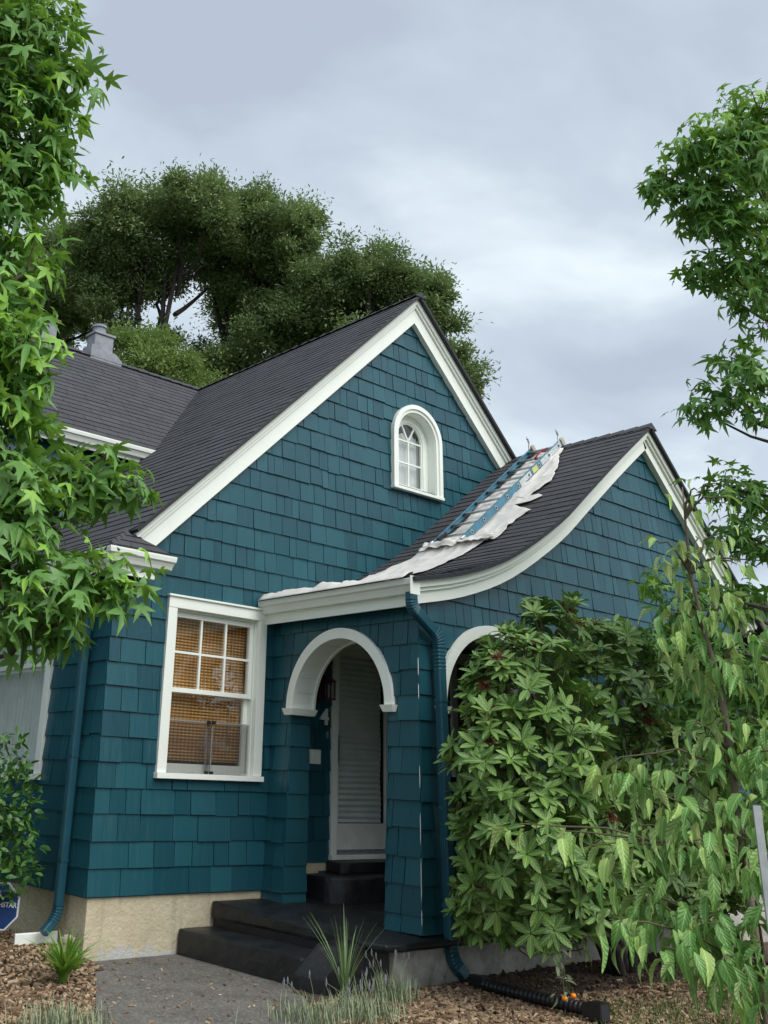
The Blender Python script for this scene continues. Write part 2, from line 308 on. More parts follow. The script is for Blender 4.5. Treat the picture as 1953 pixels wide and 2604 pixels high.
# ------------------------------------------------------------------ the house
house = empty('house'); setp(house, 'teal shingled cottage with white trim, steep front gable and arched entry porch', 'house')
PIECES = []          # (owner part, piece name, field name, verts, faces, rnd, material)
AX, AZ, SL = 4.18, 7.71, 0.965
MAINL = [(-0.30, 3.50), (0.06, 3.735), (AX, AZ)]
MAINR = [(AX, AZ), (6.13, AZ-SL*1.95), (8.75, AZ-SL*4.57)]
def spline(P, n):
    P = [np.array(p, float) for p in P]; P = [2*P[0]-P[1]]+P+[2*P[-1]-P[-2]]; out = []
    for i in range(1, len(P)-2):
        for k in range(n):
            t = k/n; out.append(0.5*((2*P[i])+(-P[i-1]+P[i+1])*t+(2*P[i-1]-5*P[i]+4*P[i+1]-P[i+2])*t*t+(-P[i-1]+3*P[i]-3*P[i+1]+P[i+2])*t**3))
    return out+[P[-2]]
PORL = [tuple(p) for p in spline([(1.76, 3.275), (2.49, 3.445), (3.21, 3.72), (4.04, 4.215), (4.62, 4.665), (5.22, 5.14), (5.67, 5.485), (6.13, 5.828)], 4)]
PORX = np.array([p[0] for p in PORL]); PORZ = np.array([p[1] for p in PORL])
def main_top(x): return AZ-SL*abs(x-AX)
def porch_top(x): return float(np.interp(x, PORX, PORZ)) if x <= 6.13 else main_top(x)

class Surf:                                        # ruled surface over a polyline in a plane: (u, s, w)
    def __init__(s, prof, axis, flip=1):
        s.P = np.array(prof, float); s.axis = axis; T = np.diff(s.P, axis=0); L = np.linalg.norm(T, axis=1); s.S = np.concatenate([[0], np.cumsum(L)]); s.T = T/L[:, None]; s.flip = flip
    def __call__(s, u, v, w):
        i = int(np.clip(np.searchsorted(s.S, v, side='right')-1, 0, len(s.T)-1)); p = s.P[i]+s.T[i]*(v-s.S[i]); n = np.array([-s.T[i][1], s.T[i][0]])*s.flip; p = p+n*w
        return (p[0], u, p[1]) if s.axis == 'y' else (u, p[0], p[1])
    def len(s): return s.S[-1]
def clip(poly, a, b, c):                           # keep a*u+b*v <= c
    out = []
    for i in range(len(poly)):
        p, q = poly[i], poly[(i+1) % len(poly)]; dp, dq = a*p[0]+b*p[1]-c, a*q[0]+b*q[1]-c
        if dp <= 0: out.append(p)
        if dp*dq < 0: t = dp/(dp-dq); out.append((p[0]+t*(q[0]-p[0]), p[1]+t*(q[1]-p[1])))
    return out
def piece(owner, name, field, fn, poly, z0, z1, wb, wt, m, extra=None):
    W = [(wb+(wt-wb)*(p[1]-z0)/(z1-z0))+(extra(p[1]) if extra else 0) for p in poly]; Wb = [(extra(p[1]) if extra else 0)-0.002 for p in poly]
    n = len(poly); v = [fn(p[0], p[1], w) for p, w in zip(poly, W)]+[fn(p[0], p[1], w) for p, w in zip(poly, Wb)]
    f = [tuple(range(n))]+[(i, i+n, (i+1) % n+n, (i+1) % n) for i in range(n)]
    PIECES.append((owner, name, field, v, f, random.random()*0.98+0.01, m))
def clad_roof(owner, surf, umin, umax, expo=0.138, tab=(0.24, 0.34)):
    s = 0.0; L = surf.len(); k = 0
    while s < L-0.01:
        s1 = min(s+expo+0.012, L); lo = min(umin(s), umin(s1)); hi = max(umax(s), umax(s1)); u = lo-random.uniform(0, tab[1])
        while u < hi:
            w = random.uniform(*tab); poly = [(u+0.003, s), (u+w-0.003, s), (u+w-0.003, s1), (u+0.003, s1)]
            for fn, sg in ((umin, -1), (umax, 1)):
                a0, a1 = fn(s), fn(s1); sl = (a1-a0)/(s1-s); poly = clip(poly, sg, -sg*sl, sg*(a0-sl*s)) if poly else poly
            if len(poly) >= 3: piece(owner, 'roof_shingle', 'roof_shingle_field', surf, poly, s, s1, random.choice((0.009, 0.009, 0.010, 0.012)), 0.001, ROOF)
            u += w
        s += expo; k += 1
def deck(name, surf, umin, umax, n=24):
    mb = MB(); ss = sorted(set(list(np.linspace(0, surf.len(), n))+list(surf.S)))
    for a, b in zip(ss[:-1], ss[1:]):
        q = [(umin(a), a), (umax(a), a), (umax(b), b), (umin(b), b)]; e = 1e-6
        v = [surf(u, min(max(s_, a+e), b-e), w) for w in (-0.002, -0.035) for u, s_ in q]; mb.add(v, [(0, 1, 2, 3), (7, 6, 5, 4), (0, 4, 5, 1), (1, 5, 6, 2), (2, 6, 7, 3), (3, 7, 4, 0)])
    return mb.build(name, DRIP, house)

# --- roofs
sML = Surf(MAINL, 'y'); sMR = Surf([MAINR[2], MAINR[1], MAINR[0]], 'y', -1); sPL = Surf(PORL, 'y')
WEY, WEZ, RY = 2.70, 5.615, 4.875
sW = Surf([(WEY, WEZ), (RY, AZ)], 'x'); sWb = Surf([(RY+4.2, AZ-4.0), (RY, AZ)], 'x', -1)
def xml(s): return float(np.interp(s, sML.S, sML.P[:, 0]))
def ml_min(s): x = xml(s); return -0.36+(x+0.30)*0.33/0.36 if x < 0.06 else -0.20
def ml_max(s): x = xml(s); return 2.96 if x < 2.03 else WEY+(x-2.03)*(RY-WEY)/(AX-2.03)
roof_main = deck('main_roof', sML, ml_min, ml_max, 30); clad_roof(roof_main, sML, ml_min, ml_max)
def xmr(s): return float(np.interp(s, sMR.S, sMR.P[:, 0]))
mr_min = lambda s: -2.25 if xmr(s) > 6.13 else -0.20
roof_right = deck('right_roof', sMR, mr_min, lambda s: 9.0)
pl_min = lambda s: -2.25; pl_max = lambda s: 0.0
roof_porch = deck('porch_roof', sPL, pl_min, pl_max, 36); clad_roof(roof_porch, sPL, pl_min, pl_max)
w_max = lambda s: 2.03+(s/sW.len())*(AX-2.03)
roof_wing = deck('wing_roof', sW, lambda s: -7.0, w_max); clad_roof(roof_wing, sW, lambda s: -4.2, w_max, 0.138, (0.28, 0.36))
deck('wing_back_roof', sWb, lambda s: -7.0, lambda s: 9.0)
# hip return at the foot of the left rake
A, B, T, Wc = (-0.30, -0.36, 3.50), (0.36, -0.36, 3.50), (0.06, -0.03, 3.738), (0.36, 0.0, 3.50)
ret = MB().add([A, B, T, Wc, (0.02, 0.0, 3.50)], [(0, 1, 2), (1, 3, 2), (0, 4, 3, 1)]).build('return_roof', ROOF, house)
for k in range(3):
    a, b = k/3, (k+1)/3+0.03; P = lambda p, t: tuple(np.array(p)+(np.array(T)-np.array(p))*min(t, 1)); up3 = lambda p, d: (p[0], p[1]-d*0.6, p[2]+d*0.8)
    n_t = 3-k
    for j in range(n_t):
        l0 = np.array(P(A, a)); l1 = np.array(P(B, a)); h0 = np.array(P(A, b)); h1 = np.array(P(B, b)); f0, f1 = j/n_t, (j+1)/n_t-0.01
        q = [up3(l0+(l1-l0)*f0, 0.014), up3(l0+(l1-l0)*f1, 0.014), up3(h0+(h1-h0)*f1, 0.003), up3(h0+(h1-h0)*f0, 0.003)]
        MB().add(q+[(p[0], p[1]+0.01, p[2]-0.014) for p in q], [(0, 1, 2, 3), (0, 4, 5, 1), (1, 5, 6, 2), (3, 7, 4, 0)], random.uniform(.2, .8)).build('roof_shingle', ROOF, ret)
# ridge and hip caps
def caps(path, n, parent, w=0.11):
    a, b = np.array(path[0]), np.array(path[1]); d = (b-a)/n; mb = MB(); t = d/np.linalg.norm(d); side = np.cross(t, (0, 0, 1)); side /= np.linalg.norm(side); upv = np.cross(side, t)
    for i in range(n):
        p, q = a+d*i, a+d*(i+1.12); v = []
        for c, h in ((p, 0.030), (q, 0.018)): v += [c-side*w-upv*(0.085-h), c+upv*h, c+side*w-upv*(0.085-h)]
        mb.add(v, [(0, 1, 4, 3), (1, 2, 5, 4), (0, 2, 1)], random.random()*.9+.05)
    return mb.build('ridge_cap', ROOF, parent)
caps([(AX, -0.21, AZ), (AX, RY, AZ)], 24, roof_main); caps([(AX, RY, AZ), (-7, RY, AZ)], 52, roof_wing); caps([(6.13, -2.26, 5.828), (6.13, -0.1, 5.828)], 11, roof_porch); caps([A, T], 4, roof_main, 0.08)

# --- wall cladding
EX0, EX = 0.510, 0.2215
def rowz(k): return EX0+EX*k
def clad_wall(owner, fn, u0f, u1f, zlo, zhi, top=None, holes=(), extra=None, wid=(0.13, 0.36), jog=0.012, skip=None, seed=0, row0=-2):
    R = random.Random(seed); k = row0
    while rowz(k) < zhi:
        z0, z1 = max(rowz(k), zlo), min(rowz(k)+EX+0.012, zhi)
        if z1-z0 > 0.03:
            ua, ub = u0f(z0), u1f(z0); u = ua; first = True; drift = R.uniform(-0.004, 0.004)
            while u < ub-0.001:
                kw = 1.1 if z0 < 1.5 else (0.88 if z0 < 3.2 else 0.70); w = kw*R.choice((R.uniform(*wid), R.uniform(wid[0], wid[1]*0.8), R.uniform(wid[1]*0.6, wid[1]*1.15)))
                if ub-u-w < 0.07: w = ub-u
                j = drift+R.uniform(-0.0025, 0.0025)
                if R.random() < 0.10: j += R.uniform(-jog, jog)*1.5
                zb = z0+j if z0 > zlo+0.01 else z0+j*0.3
                gp = R.choice((0.0012, 0.0025, 0.004, 0.005))
                a, b = u+gp, u+w-gp
                if not (skip and skip((a+b)/2, (z0+z1)/2)):
                    wb, wt = R.uniform(0.017, 0.026), 0.004
                    for poly in cut(a, b, zb, z1, top, holes): piece(owner, 'shingle', 'shingle_field', fn, poly, zb, z1, wb, wt, TEAL, extra)
                u += w
        k += 1
def cut(a, b, z0, z1, top, holes):
    hs = [h for h in holes if h[0] < b and h[1] > a]
    us = {a, b}
    for h in hs:
        for e_ in h[:2]:
            if a < e_ < b: us.add(e_)
    curved = any(h[4] for h in hs) or (top and min(top(a), top(b), top((a+b)/2)) < z1)
    us = sorted(us)
    if curved:
        o = []
        for p, q in zip(us[:-1], us[1:]): n = max(1, int((q-p)/0.03)); o += [p+(q-p)*i/n for i in range(n)]
        us = o+[us[-1]]
    polys = []; run = []
    def free(u):
        t = min(z1, top(u)) if top else z1; iv = [(z0, t)] if t > z0+0.004 else []
        for h in hs:
            if h[0] <= u <= h[1]:
                lo, hi = h[2](u), h[3](u); nv = []
                for p, q in iv:
                    if hi <= p or lo >= q: nv.append((p, q)); continue
                    if lo > p+0.004: nv.append((p, lo))
                    if hi < q-0.004: nv.append((hi, q))
                iv = nv
        return iv
    for p, q in zip(us[:-1], us[1:]):
        e_ = 1e-5; L, Rr = free(p+e_), free(q-e_)
        if len(L) != len(Rr):
            mid = free((p+q)/2); L = Rr = mid
        new = []
        for l, r in zip(L, Rr):
            hit = None
            for c in run:
                if abs(c[1][-1][1]-l[1]) < 2e-3 and abs(c[0][-1][1]-l[0]) < 2e-3: hit = c; break
            if hit: run.remove(hit); hit[0].append((q, r[0])); hit[1].append((q, r[1])); new.append(hit)
            else: new.append([[(p, l[0]), (q, r[0])], [(p, l[1]), (q, r[1])]])
        polys += run; run = new
    polys += run; out = []
    for bo, to in polys:
        poly = bo+to[::-1]; s = []
        for i, c in enumerate(poly):
            pr, nx = poly[i-1], poly[(i+1) % len(poly)]
            if abs((c[0]-pr[0])*(nx[1]-c[1])-(c[1]-pr[1])*(nx[0]-c[0])) > 1e-7: s.append(c)
        if len(s) >= 3 and max(p[0] for p in s)-min(p[0] for p in s) > 0.008: out.append(s)
    return out
def wall(name, fn, u0, u1, z0, z1, top=None, holes=(), th=0.2, m=None):
    mb = MB(); us = {u0, u1}
    for h in holes: us |= {h[0], h[1]}
    us = sorted(us); o = []
    for p, q in zip(us[:-1], us[1:]): n = max(1, int((q-p)/0.06)) if (top or any(h[4] for h in holes)) else 1; o += [p+(q-p)*i/n for i in range(n)]
    us = o+[us[-1]]
    for p, q in zip(us[:-1], us[1:]):
        for poly in cut(p, q, z0, z1, top, holes): mb.prism(poly, fn, -0.004, -th)
    o = mb.build(name, m or TEALD, house); return fix_normals(o)
def rect(u0, u1, z0, z1): return (u0, u1, lambda u: z0, lambda u: z1, False)
def archhole(c, r, z0, zs): return (c-r, c+r, lambda u: z0, lambda u: zs+math.sqrt(max(0, r*r-(u-c)**2)), True)

WIN = (0.60, 1.86, 1.49, 3.18)
h_win = rect(WIN[0]+0.09, WIN[1]-0.09, WIN[2]+0.04, WIN[3]-0.09)
DC, DR = 4.245, 0.37
h_dor = archhole(DC, DR, 5.03, 5.69)
h_door = rect(2.88, 3.80, 0.76, 3.0); h_in = rect(4.88, 6.0, 1.70, 2.95)
f_top = lambda x: main_top(x)-0.16
fw = wall('front_wall', XZ(0.0), 0.0, 8.6, 0.50, 9.0, lambda x: main_top(x)-0.05, (h_win, h_dor, h_door, h_in))
def hidden_by_porch(u, z): return u > 2.05 and z > 3.10 and z < porch_top(u)-0.15
fl_front = lambda v: 0.0
clad_wall(fw, XZ(0.0), lambda z: -0.016, lambda z: 6.35, 0.50, 8.0, f_top, (h_win, h_dor, h_door, h_in), None, skip=hidden_by_porch, seed=11, row0=0)
# side wall (x = 0), wing wall
h_sw = rect(1.14, 2.86, 1.52, 3.12)
sw = wall('side_wall', XW(0.0), 0.196, 2.95, 0.50, 3.42, None, (h_sw,))
clad_wall(sw, XW(0.0), lambda z: 0.0, lambda z: 2.95, 0.50, 3.40, None, (h_sw,), None, seed=5, row0=0)
ww = wall('wing_wall', XZ(2.96), -7.0, 4.0, 0.0, 5.50)
clad_wall(ww, XZ(2.96), lambda z: -1.2, lambda z: 2.3, 3.4, 5.45, None, (), None, seed=6, row0=0)
clad_wall(ww, XZ(2.96), lambda z: -6.98, lambda z: -1.2, 0.4, 5.45, None, (), None, seed=7, row0=0); clad_wall(ww, XZ(2.96), lambda z: -1.2, lambda z: -0.02, 0.4, 3.4, None, (), None, seed=8, row0=0)
# porch
PX_, PY_ = 2.0, -2.06
fl = lambda z: 0.045*max(0.0, min(1.0, (1.95-z)/1.6))**1.35
AC, AR, ASP = -1.030, 0.645, 2.197                    # arch 1 centre, inner radius, spring height
A2C, A2R = 3.02, 0.70
JL, JR = -0.318, -1.690
h_a1 = archhole(AC, AR+0.036, ASP, ASP); h_a2 = archhole(A2C, A2R+0.036, ASP, ASP); h_b1 = rect(JR, JL, 0.30, ASP+0.001); h_b2 = rect(A2C-A2R-0.004, A2C+A2R+0.004, 0.30, ASP+0.001)
psw = wall('porch_side_wall', XW(PX_), PY_+0.002, 0.0, 0.36, 3.24, None, (h_a1, h_b1), th=0.25)
clad_wall(psw, XW(PX_), lambda z: PY_-0.015-fl(z), lambda z: 0.0, 0.37, 3.06, None, (h_a1, h_b1), fl, wid=(0.12, 0.27), seed=21)
pf_top = lambda x: porch_top(x)-0.12
pfw = wall('porch_front_wall', XZ(PY_), PX_+0.0, 8.0, 0.36, 7.0, lambda x: porch_top(x)-0.05, (h_a2, h_b2), th=0.25)
clad_wall(pfw, XZ(PY_), lambda z: PX_-0.012-fl(z), lambda z: 3.80, 0.37, 6.2, lambda x: pf_top(x)-0.05, (h_a2, h_b2), fl, wid=(0.12, 0.26), seed=31)
clad_wall(pfw, XZ(PY_), lambda z: 3.80, lambda z: 7.95, 0.50, 6.2, lambda x: pf_top(x)-0.05, (h_a2, h_b2), None, seed=32, row0=0)
# jamb faces of the first arch (the left one faces the street)
jmb = MB().box(PX_, PX_+0.25, JL+0.001, JL+0.035, 0.36, ASP).build('pier_jamb', TEALD, house)
clad_wall(jmb, lambda u, v, w: (u, JL-w, v), lambda z: PX_-0.012-fl(z), lambda z: PX_+0.25, 0.40, 2.15, None, (), None, wid=(0.2, 0.3), seed=41)
jm2 = MB().box(PX_, PX_+0.25, JR-0.035, JR-0.001, 0.36, ASP).build('pier_jamb', TEALD, house)
clad_wall(jm2, lambda u, v, w: (u, JR+w, v), lambda z: PX_-0.012-fl(z), lambda z: PX_+0.25, 0.40, 2.15, None, (), None, wid=(0.2, 0.3), seed=42)
jm3 = MB().box(A2C-A2R-0.04, A2C-A2R-0.004, PY_, PY_+0.25, 0.36, ASP).build('pier_jamb', TEALD, house)
# porch room: ceiling, end wall, floor under
bx('porch_ceiling', PLASTER, house, PX_+0.25, 6.4, PY_+0.25, -0.01, 3.13, 3.18)
bx('porch_end_wall', TEALD, house, 6.3, 6.5, PY_+0.25, -0.01, 0.30, 3.12)
# the rest of the shell
bx('rear_wall', TEALD, house, 0.0, 8.6, 9.0, 9.2, 0, 3.6); bx('east_wall', TEALD, house, 8.4, 8.6, 0.21, 8.99, 0, 3.3); bx('porch_east_wall', TEALD, house, 7.8, 8.0, PY_+0.26, -0.01, 0, 3.9)
bx('attic_floor', DARK, house, 0.21, 8.39, 0.21, 8.9, 3.20, 3.26)
# foundations
bx('foundation', STUCCO, house, 0.02, 2.2, 0.012, 0.25, -0.3, 0.505); bx('foundation', STUCCO, house, 0.02, 0.25, 0.252, 2.95, -0.3, 0.505)
bx('foundation', STUCCO, house, 2.42, 6.3, -0.012, 0.22, 0.3, 0.76)
bx('porch_foundation', PBASE, house, 1.55, 8.0, -2.17, -1.92, -0.3, 0.30)
bx('porch_foundation', PBASE, house, 3.0, 8.0, -2.09, -1.90, 0.302, 0.505)

# --- rake boards, fascia, gutters
def rake(name, prof, y, dmax, parent=house):
    band(MB(), prof, 0.095, dmax, y+0.075, y+0.0).build(name, WHITE, parent)
    c = band(MB(), prof, 0.034, 0.094, y+0.08, y-0.055).build('crown_moulding', WHITE, parent); band(MB(), prof, 0.0945, 0.128, y-0.001, y-0.028).build('bed_moulding', WHITE, parent)
    band(MB(), prof, 0.003, 0.0335, y+0.08, y-0.085).build('drip_edge', DRIP, parent)
gab = [(0.055, main_top(0.055)+0.003), (AX, AZ), (6.17, main_top(6.17))]
rake('rake_board', gab, -0.085, 0.285)
porp = [(1.79, PORL[0][1]+0.006)]+[p for p in PORL[1:]]+[(8.4, main_top(8.4))]
rake('porch_rake_board', porp, PY_-0.085, 0.235)
KG = [(0, 0), (0, -0.115), (0.055, -0.115), (0.068, -0.085), (0.085, -0.055), (0.105, -0.040), (0.112, -0.004), (0.112, 0.012), (0.100, 0.012), (0.097, 0.0)]
def gutter(name, p0, p1, out, parent=house, cap=True):
    p0, p1, out = np.array(p0, float), np.array(p1, float), np.array(out, float); mb = MB(); n = len(KG)
    v = [p0+out*a+np.array([0, 0, z]) for a, z in KG]+[p1+out*a+np.array([0, 0, z]) for a, z in KG]
    mb.add(v, [tuple(range(n)), tuple(range(2*n-1, n-1, -1))]+[(i, i+n, (i+1) % n+n, (i+1) % n) for i in range(n)]); return fix_normals(mb.build(name, WHITE, parent))
def miter_gutter():
    # eave gutter turning the corner onto the gable face
    mb = MB(); n = len(KG); bx0, by0, zt = -0.208, -0.278, 3.475
    ring = []
    for kind in range(3):
        for a, z in KG:
            ring.append({0: (bx0-a, 2.9, zt+z), 1: (bx0-a, by0-a, zt+z), 2: (0.385+a*0.35, by0-a, zt+z)}[kind])
    mb.add(ring, [tuple(range(n)), tuple(range(3*n-1, 2*n-1, -1))]+[(k*n+i, (k+1)*n+i, (k+1)*n+(i+1) % n, k*n+(i+1) % n) for k in range(2) for i in range(n)]); return fix_normals(mb.build('gutter', WHITE, house))
miter_gutter()
bx('fascia', WHITE, house, -0.207, -0.185, -0.275, 2.9, 3.26, 3.47); bx('fascia', WHITE, house, -0.184, 0.255, -0.277, -0.25, 3.26, 3.47)
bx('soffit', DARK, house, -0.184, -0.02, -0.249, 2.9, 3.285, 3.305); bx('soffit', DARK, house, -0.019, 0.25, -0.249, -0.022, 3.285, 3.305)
gutter('gutter', (1.848, PY_-0.150, 3.262), (1.848, -0.026, 3.262), (-1, 0, 0))
bx('gutter_end_cap', WHITE, house, 1.732, 1.86, PY_-0.158, PY_-0.151, 3.128, 3.292)
bx('fascia', WHITE, house, 1.849, 1.872, PY_-0.1, -0.03, 3.045, 3.262)
bx('soffit', TEALD, house, 1.873, 1.985, PY_-0.02, -0.026, 3.07, 3.09)
# wing eave
gutter('gutter', (-7.0, WEY+0.06, WEZ-0.02), (2.02, WEY+0.06, WEZ-0.02), (0, -1, 0)); bx('fascia', WHITE, house, -7.0, 2.12, WEY+0.061, WEY+0.085, WEZ-0.19, WEZ-0.022)

# --- downspouts
def spout(name, path_fn, wax, brk):
    return None
def rectsec(a, b): c = 0.010; return [(-a, -b+c), (-a+c, -b), (a-c, -b), (a, -b+c), (a, b-c), (a-c, b), (-a+c, b), (-a, b-c)]
def arc(c, r, a0, a1, n, fn): return [fn(c[0]+r*math.cos(a0+(a1-a0)*i/n), c[1]+r*math.sin(a0+(a1-a0)*i/n)) for i in range(n+1)]
def downspout(pts, wax, a=0.045, b=0.035, ribs=True):
    d = empty('downspout'); d.parent = house
    P = [np.array(p, float) for p in pts]
    # round the corners
    straight = []; cur = P[0]
    for i in range(1, len(P)-1):
        d0 = P[i]-P[i-1]; d1 = P[i+1]-P[i]; l = min(0.10, np.linalg.norm(d0)/2.05, np.linalg.norm(d1)/2.05); s, e_ = P[i]-d0/np.linalg.norm(d0)*l, P[i]+d1/np.linalg.norm(d1)*l
        straight.append((cur, s)); n = 13; el = [(1-t)**2*s+2*t*(1-t)*P[i]+t*t*e_ for t in np.linspace(0, 1, n)]
        MB().sweep(el, rectsec(a*1.04, b*1.04), wax, [1.0 if k % 2 == 0 else 0.90 for k in range(n)]).build('elbow', TEALS, d); cur = e_
    straight.append((cur, P[-1]))
    for s, e_ in straight:
        L = np.linalg.norm(e_-s)
        if L < 0.004: continue
        sec = []
        q = rectsec(a*0.97, b*0.97)
        MB().sweep([s, e_], q, wax).build('pipe', TEALS, d)
        if L > 0.15:
            for f in (-0.5, 0.0, 0.5):
                MB().sweep([s, e_], [(f*a-0.006, b*0.97-0.002), (f*a+0.006, b*0.97-0.002), (f*a+0.003, b*0.97+0.005), (f*a-0.003, b*0.97+0.005)], wax).build('rib', TEALS, d)
                MB().sweep([s, e_], [(f*a-0.006, -b*0.97+0.002), (f*a+0.006, -b*0.97+0.002), (f*a+0.003, -b*0.97-0.005), (f*a-0.003, -b*0.97-0.005)], wax).build('rib', TEALS, d)
        if L > 0.8:
            for t in (0.12, 0.52, 0.86): 
                c = s+(e_-s)*t; dd = (e_-s)/L*0.012; MB().sweep([c-dd, c+dd], rectsec(a*1.1, b*1.1), wax).build('strap', TEALS, d)
    return d
downspout([(-0.265, 0.34, 3.37), (-0.265, 0.34, 3.30), (-0.075, 0.34, 3.10), (-0.075, 0.34, 0.33), (-0.20, 0.33, 0.205)], (0, 1, 0))
yd = PY_-0.085
downspout([(1.79, yd-0.03, 3.15), (1.79, yd-0.03, 3.02), (2.17, yd-0.01, 2.80), (2.17, yd-0.015, 2.60), (2.185, yd-0.065, 0.20), (2.30, yd-0.10, 0.075)], (0, 1, 0), 0.042, 0.048)
bx('outlet', TEALS, house, 1.755, 1.825, yd-0.065, yd+0.005, 3.130, 3.146)

# --- arch trims
def arch_trim(name, fn, c, r, w, zs, d0, d1):
    o = empty(name); o.parent = house; n = 40; mb = MB()
    for i in range(n):
        a0, a1 = math.pi*i/n, math.pi*(i+1)/n; q = [(c+rr*math.cos(a), zs+rr*math.sin(a)) for rr, a in ((r, a0), (r+w, a0), (r+w, a1), (r, a1))]; v = [fn(u, z, d1) for u, z in q]+[fn(u, z, d0) for u, z in q]
        mb.add(v, [(0, 1, 2, 3), (1, 5, 6, 2), (0, 3, 7, 4)]+([(0, 4, 5, 1)] if i == 0 else [])+([(2, 6, 7, 3)] if i == n-1 else []))
    fix_normals(mb.build('arch_face', WHITE, o)); mb = MB(); R = random.Random(3)
    for i in range(n):                                  # soffit strips of the vault
        a0, a1 = math.pi*i/n+(0.006 if i % 3 == 0 else 0), math.pi*(i+1)/n; rr = r+0.004+(i//3 % 2)*0.0015
        q = [(c+rr*math.cos(a), zs+rr*math.sin(a)) for a in (a0, a1)]; q2 = [(c+(rr+0.03)*math.cos(a), zs+(rr+0.03)*math.sin(a)) for a in (a0, a1)]
        v = [fn(*q[0], 0.0), fn(*q[1], 0.0), fn(*q[1], -0.25), fn(*q[0], -0.25), fn(*q2[0], 0.0), fn(*q2[1], 0.0), fn(*q2[1], -0.25), fn(*q2[0], -0.25)]
        mb.add(v, [(0, 1, 2, 3), (4, 7, 6, 5), (0, 3, 7, 4), (1, 5, 6, 2)])
    fix_normals(mb.build('vault_lining', WHITE, o)); mb = MB()
    for i in range(n):                                  # inner bead
        a0, a1 = math.pi*i/n, math.pi*(i+1)/n; q = [(c+rr*math.cos(a), zs+rr*math.sin(a)) for rr, a in ((r-0.012, a0), (r+0.003, a0), (r+0.003, a1), (r-0.012, a1))]; v = [fn(u, z, -0.225) for u, z in q]+[fn(u, z, -0.255) for u, z in q]
        mb.add(v, [(0, 1, 2, 3), (4, 7, 6, 5), (0, 3, 7, 4)])
    mb.build('bead', WHITE, o)
    for sg in (-1, 1):
        e0, e1 = c+sg*(r-0.035), c+sg*(r+w+0.03); f0, f1 = c+sg*(r-0.012), c+sg*(r+w+0.012)
        v = [fn(e0, zs, d1+0.03), fn(e1, zs, d1+0.03), fn(e1, zs, -0.27), fn(e0, zs, -0.27), fn(f0, zs-0.062, d1+0.008), fn(f1, zs-0.062, d1+0.008), fn(f1, zs-0.062, -0.25), fn(f0, zs-0.062, -0.25)]
        fix_normals(MB().add(v, [(0, 1, 2, 3), (7, 6, 5, 4), (0, 4, 5, 1), (1, 5, 6, 2), (2, 6, 7, 3), (3, 7, 4, 0)]).build('impost', WHITE, o))
    return o
arch_trim('arch_trim', XW(PX_), AC, AR, 0.10, ASP, 0.0, 0.05)
arch_trim('arch_trim', XZ(PY_), A2C, A2R, 0.10, ASP, 0.0, 0.05)

# --- front window: six-over-one sash with bamboo blind
def casing(o, fn, x0, x1, z0, z1, w=0.105, d=0.046, cap=True):
    def b(name, u0, u1, v0, v1, w0, w1, m=WHITE, bev=0.004):
        p, q = fn(u0, v0, w0), fn(u1, v1, w1); return bx(name, m, o, p[0], q[0], p[1], q[1], p[2], q[2], bevel=bev)
    b('casing', x0, x0+w, z0+0.051, z1-w-0.001, -0.02, d); b('casing', x1-w, x1, z0+0.051, z1-w-0.001, -0.02, d); b('casing', x0, x1, z1-w, z1, -0.02, d+0.003)
    if cap: b('head_cap', x0-0.012, x1+0.012, z1+0.001, z1+0.022, -0.02, d+0.022)
    b('sill', x0-0.012, x1+0.012, z0, z0+0.05, -0.10, d+0.03)
    return b
w1 = empty('window'); w1.parent = house; x0, x1, z0, z1 = WIN; fn = XZ(0.0); b = casing(w1, fn, *WIN)
b('jamb', x0+0.09, x0+0.110, z0+0.05, z1-0.10, -0.16, -0.0205); b('jamb', x1-0.11, x1-0.09, z0+0.05, z1-0.10, -0.16, -0.0205); b('jamb', x0+0.111, x1-0.111, z1-0.125, z1-0.10, -0.16, -0.0205)
ix0, ix1, iz0, iz1 = x0+0.111, x1-0.111, z0+0.051, z1-0.126; mz = 2.30
def sash(name, u0, u1, v0, v1, w0, w1, st=0.045, top=None, bot=None, nu=1, nv=1):
    s = empty(name); s.parent = house
    top = top or st; bot = bot or st
    def bb(n, a0, a1, c0, c1, d0=w0, d1=w1, m=WHITE, bev=0.003):
        p, q = fn(a0, c0, d0), fn(a1, c1, d1); return bx(n, m, s, p[0], q[0], p[1], q[1], p[2], q[2], bevel=bev)
    bb('stile', u0, u0+st, v0, v1); bb('stile', u1-st, u1, v0, v1); bb('rail', u0+st+0.0005, u1-st-0.0005, v1-top, v1); bb('rail', u0+st+0.0005, u1-st-0.0005, v0, v0+bot)
    gu0, gu1, gv0, gv1 = u0+st, u1-st, v0+bot, v1-top; mw = 0.011; wm = (w0+w1)/2
    for i in range(1, nu): c = gu0+(gu1-gu0)*i/nu; bb('muntin', c-mw, c+mw, gv0, gv1, wm-0.012, w1-0.004, bev=0)
    for j in range(1, nv):
        c = gv0+(gv1-gv0)*j/nv
        for i in range(nu): bb('muntin', gu0+(gu1-gu0)*i/nu+(mw+0.0005 if i else 0), gu0+(gu1-gu0)*(i+1)/nu-(mw+0.0005 if i < nu-1 else 0), c-mw, c+mw, wm-0.011, w1-0.005, bev=0)
    for i in range(nu):
        for j in range(nv):
            p, q = (gu0+(gu1-gu0)*i/nu, gv0+(gv1-gv0)*j/nv), (gu0+(gu1-gu0)*(i+1)/nu, gv0+(gv1-gv0)*(j+1)/nv); e_ = 0.002
            MB().add([fn(p[0]+e_, p[1]+e_, wm), fn(q[0]-e_, p[1]+e_, wm), fn(q[0]-e_, q[1]-e_, wm), fn(p[0]+e_, q[1]-e_, wm)], [(0, 1, 2, 3)]).build('pane', GLASS, s)
    return s, bb
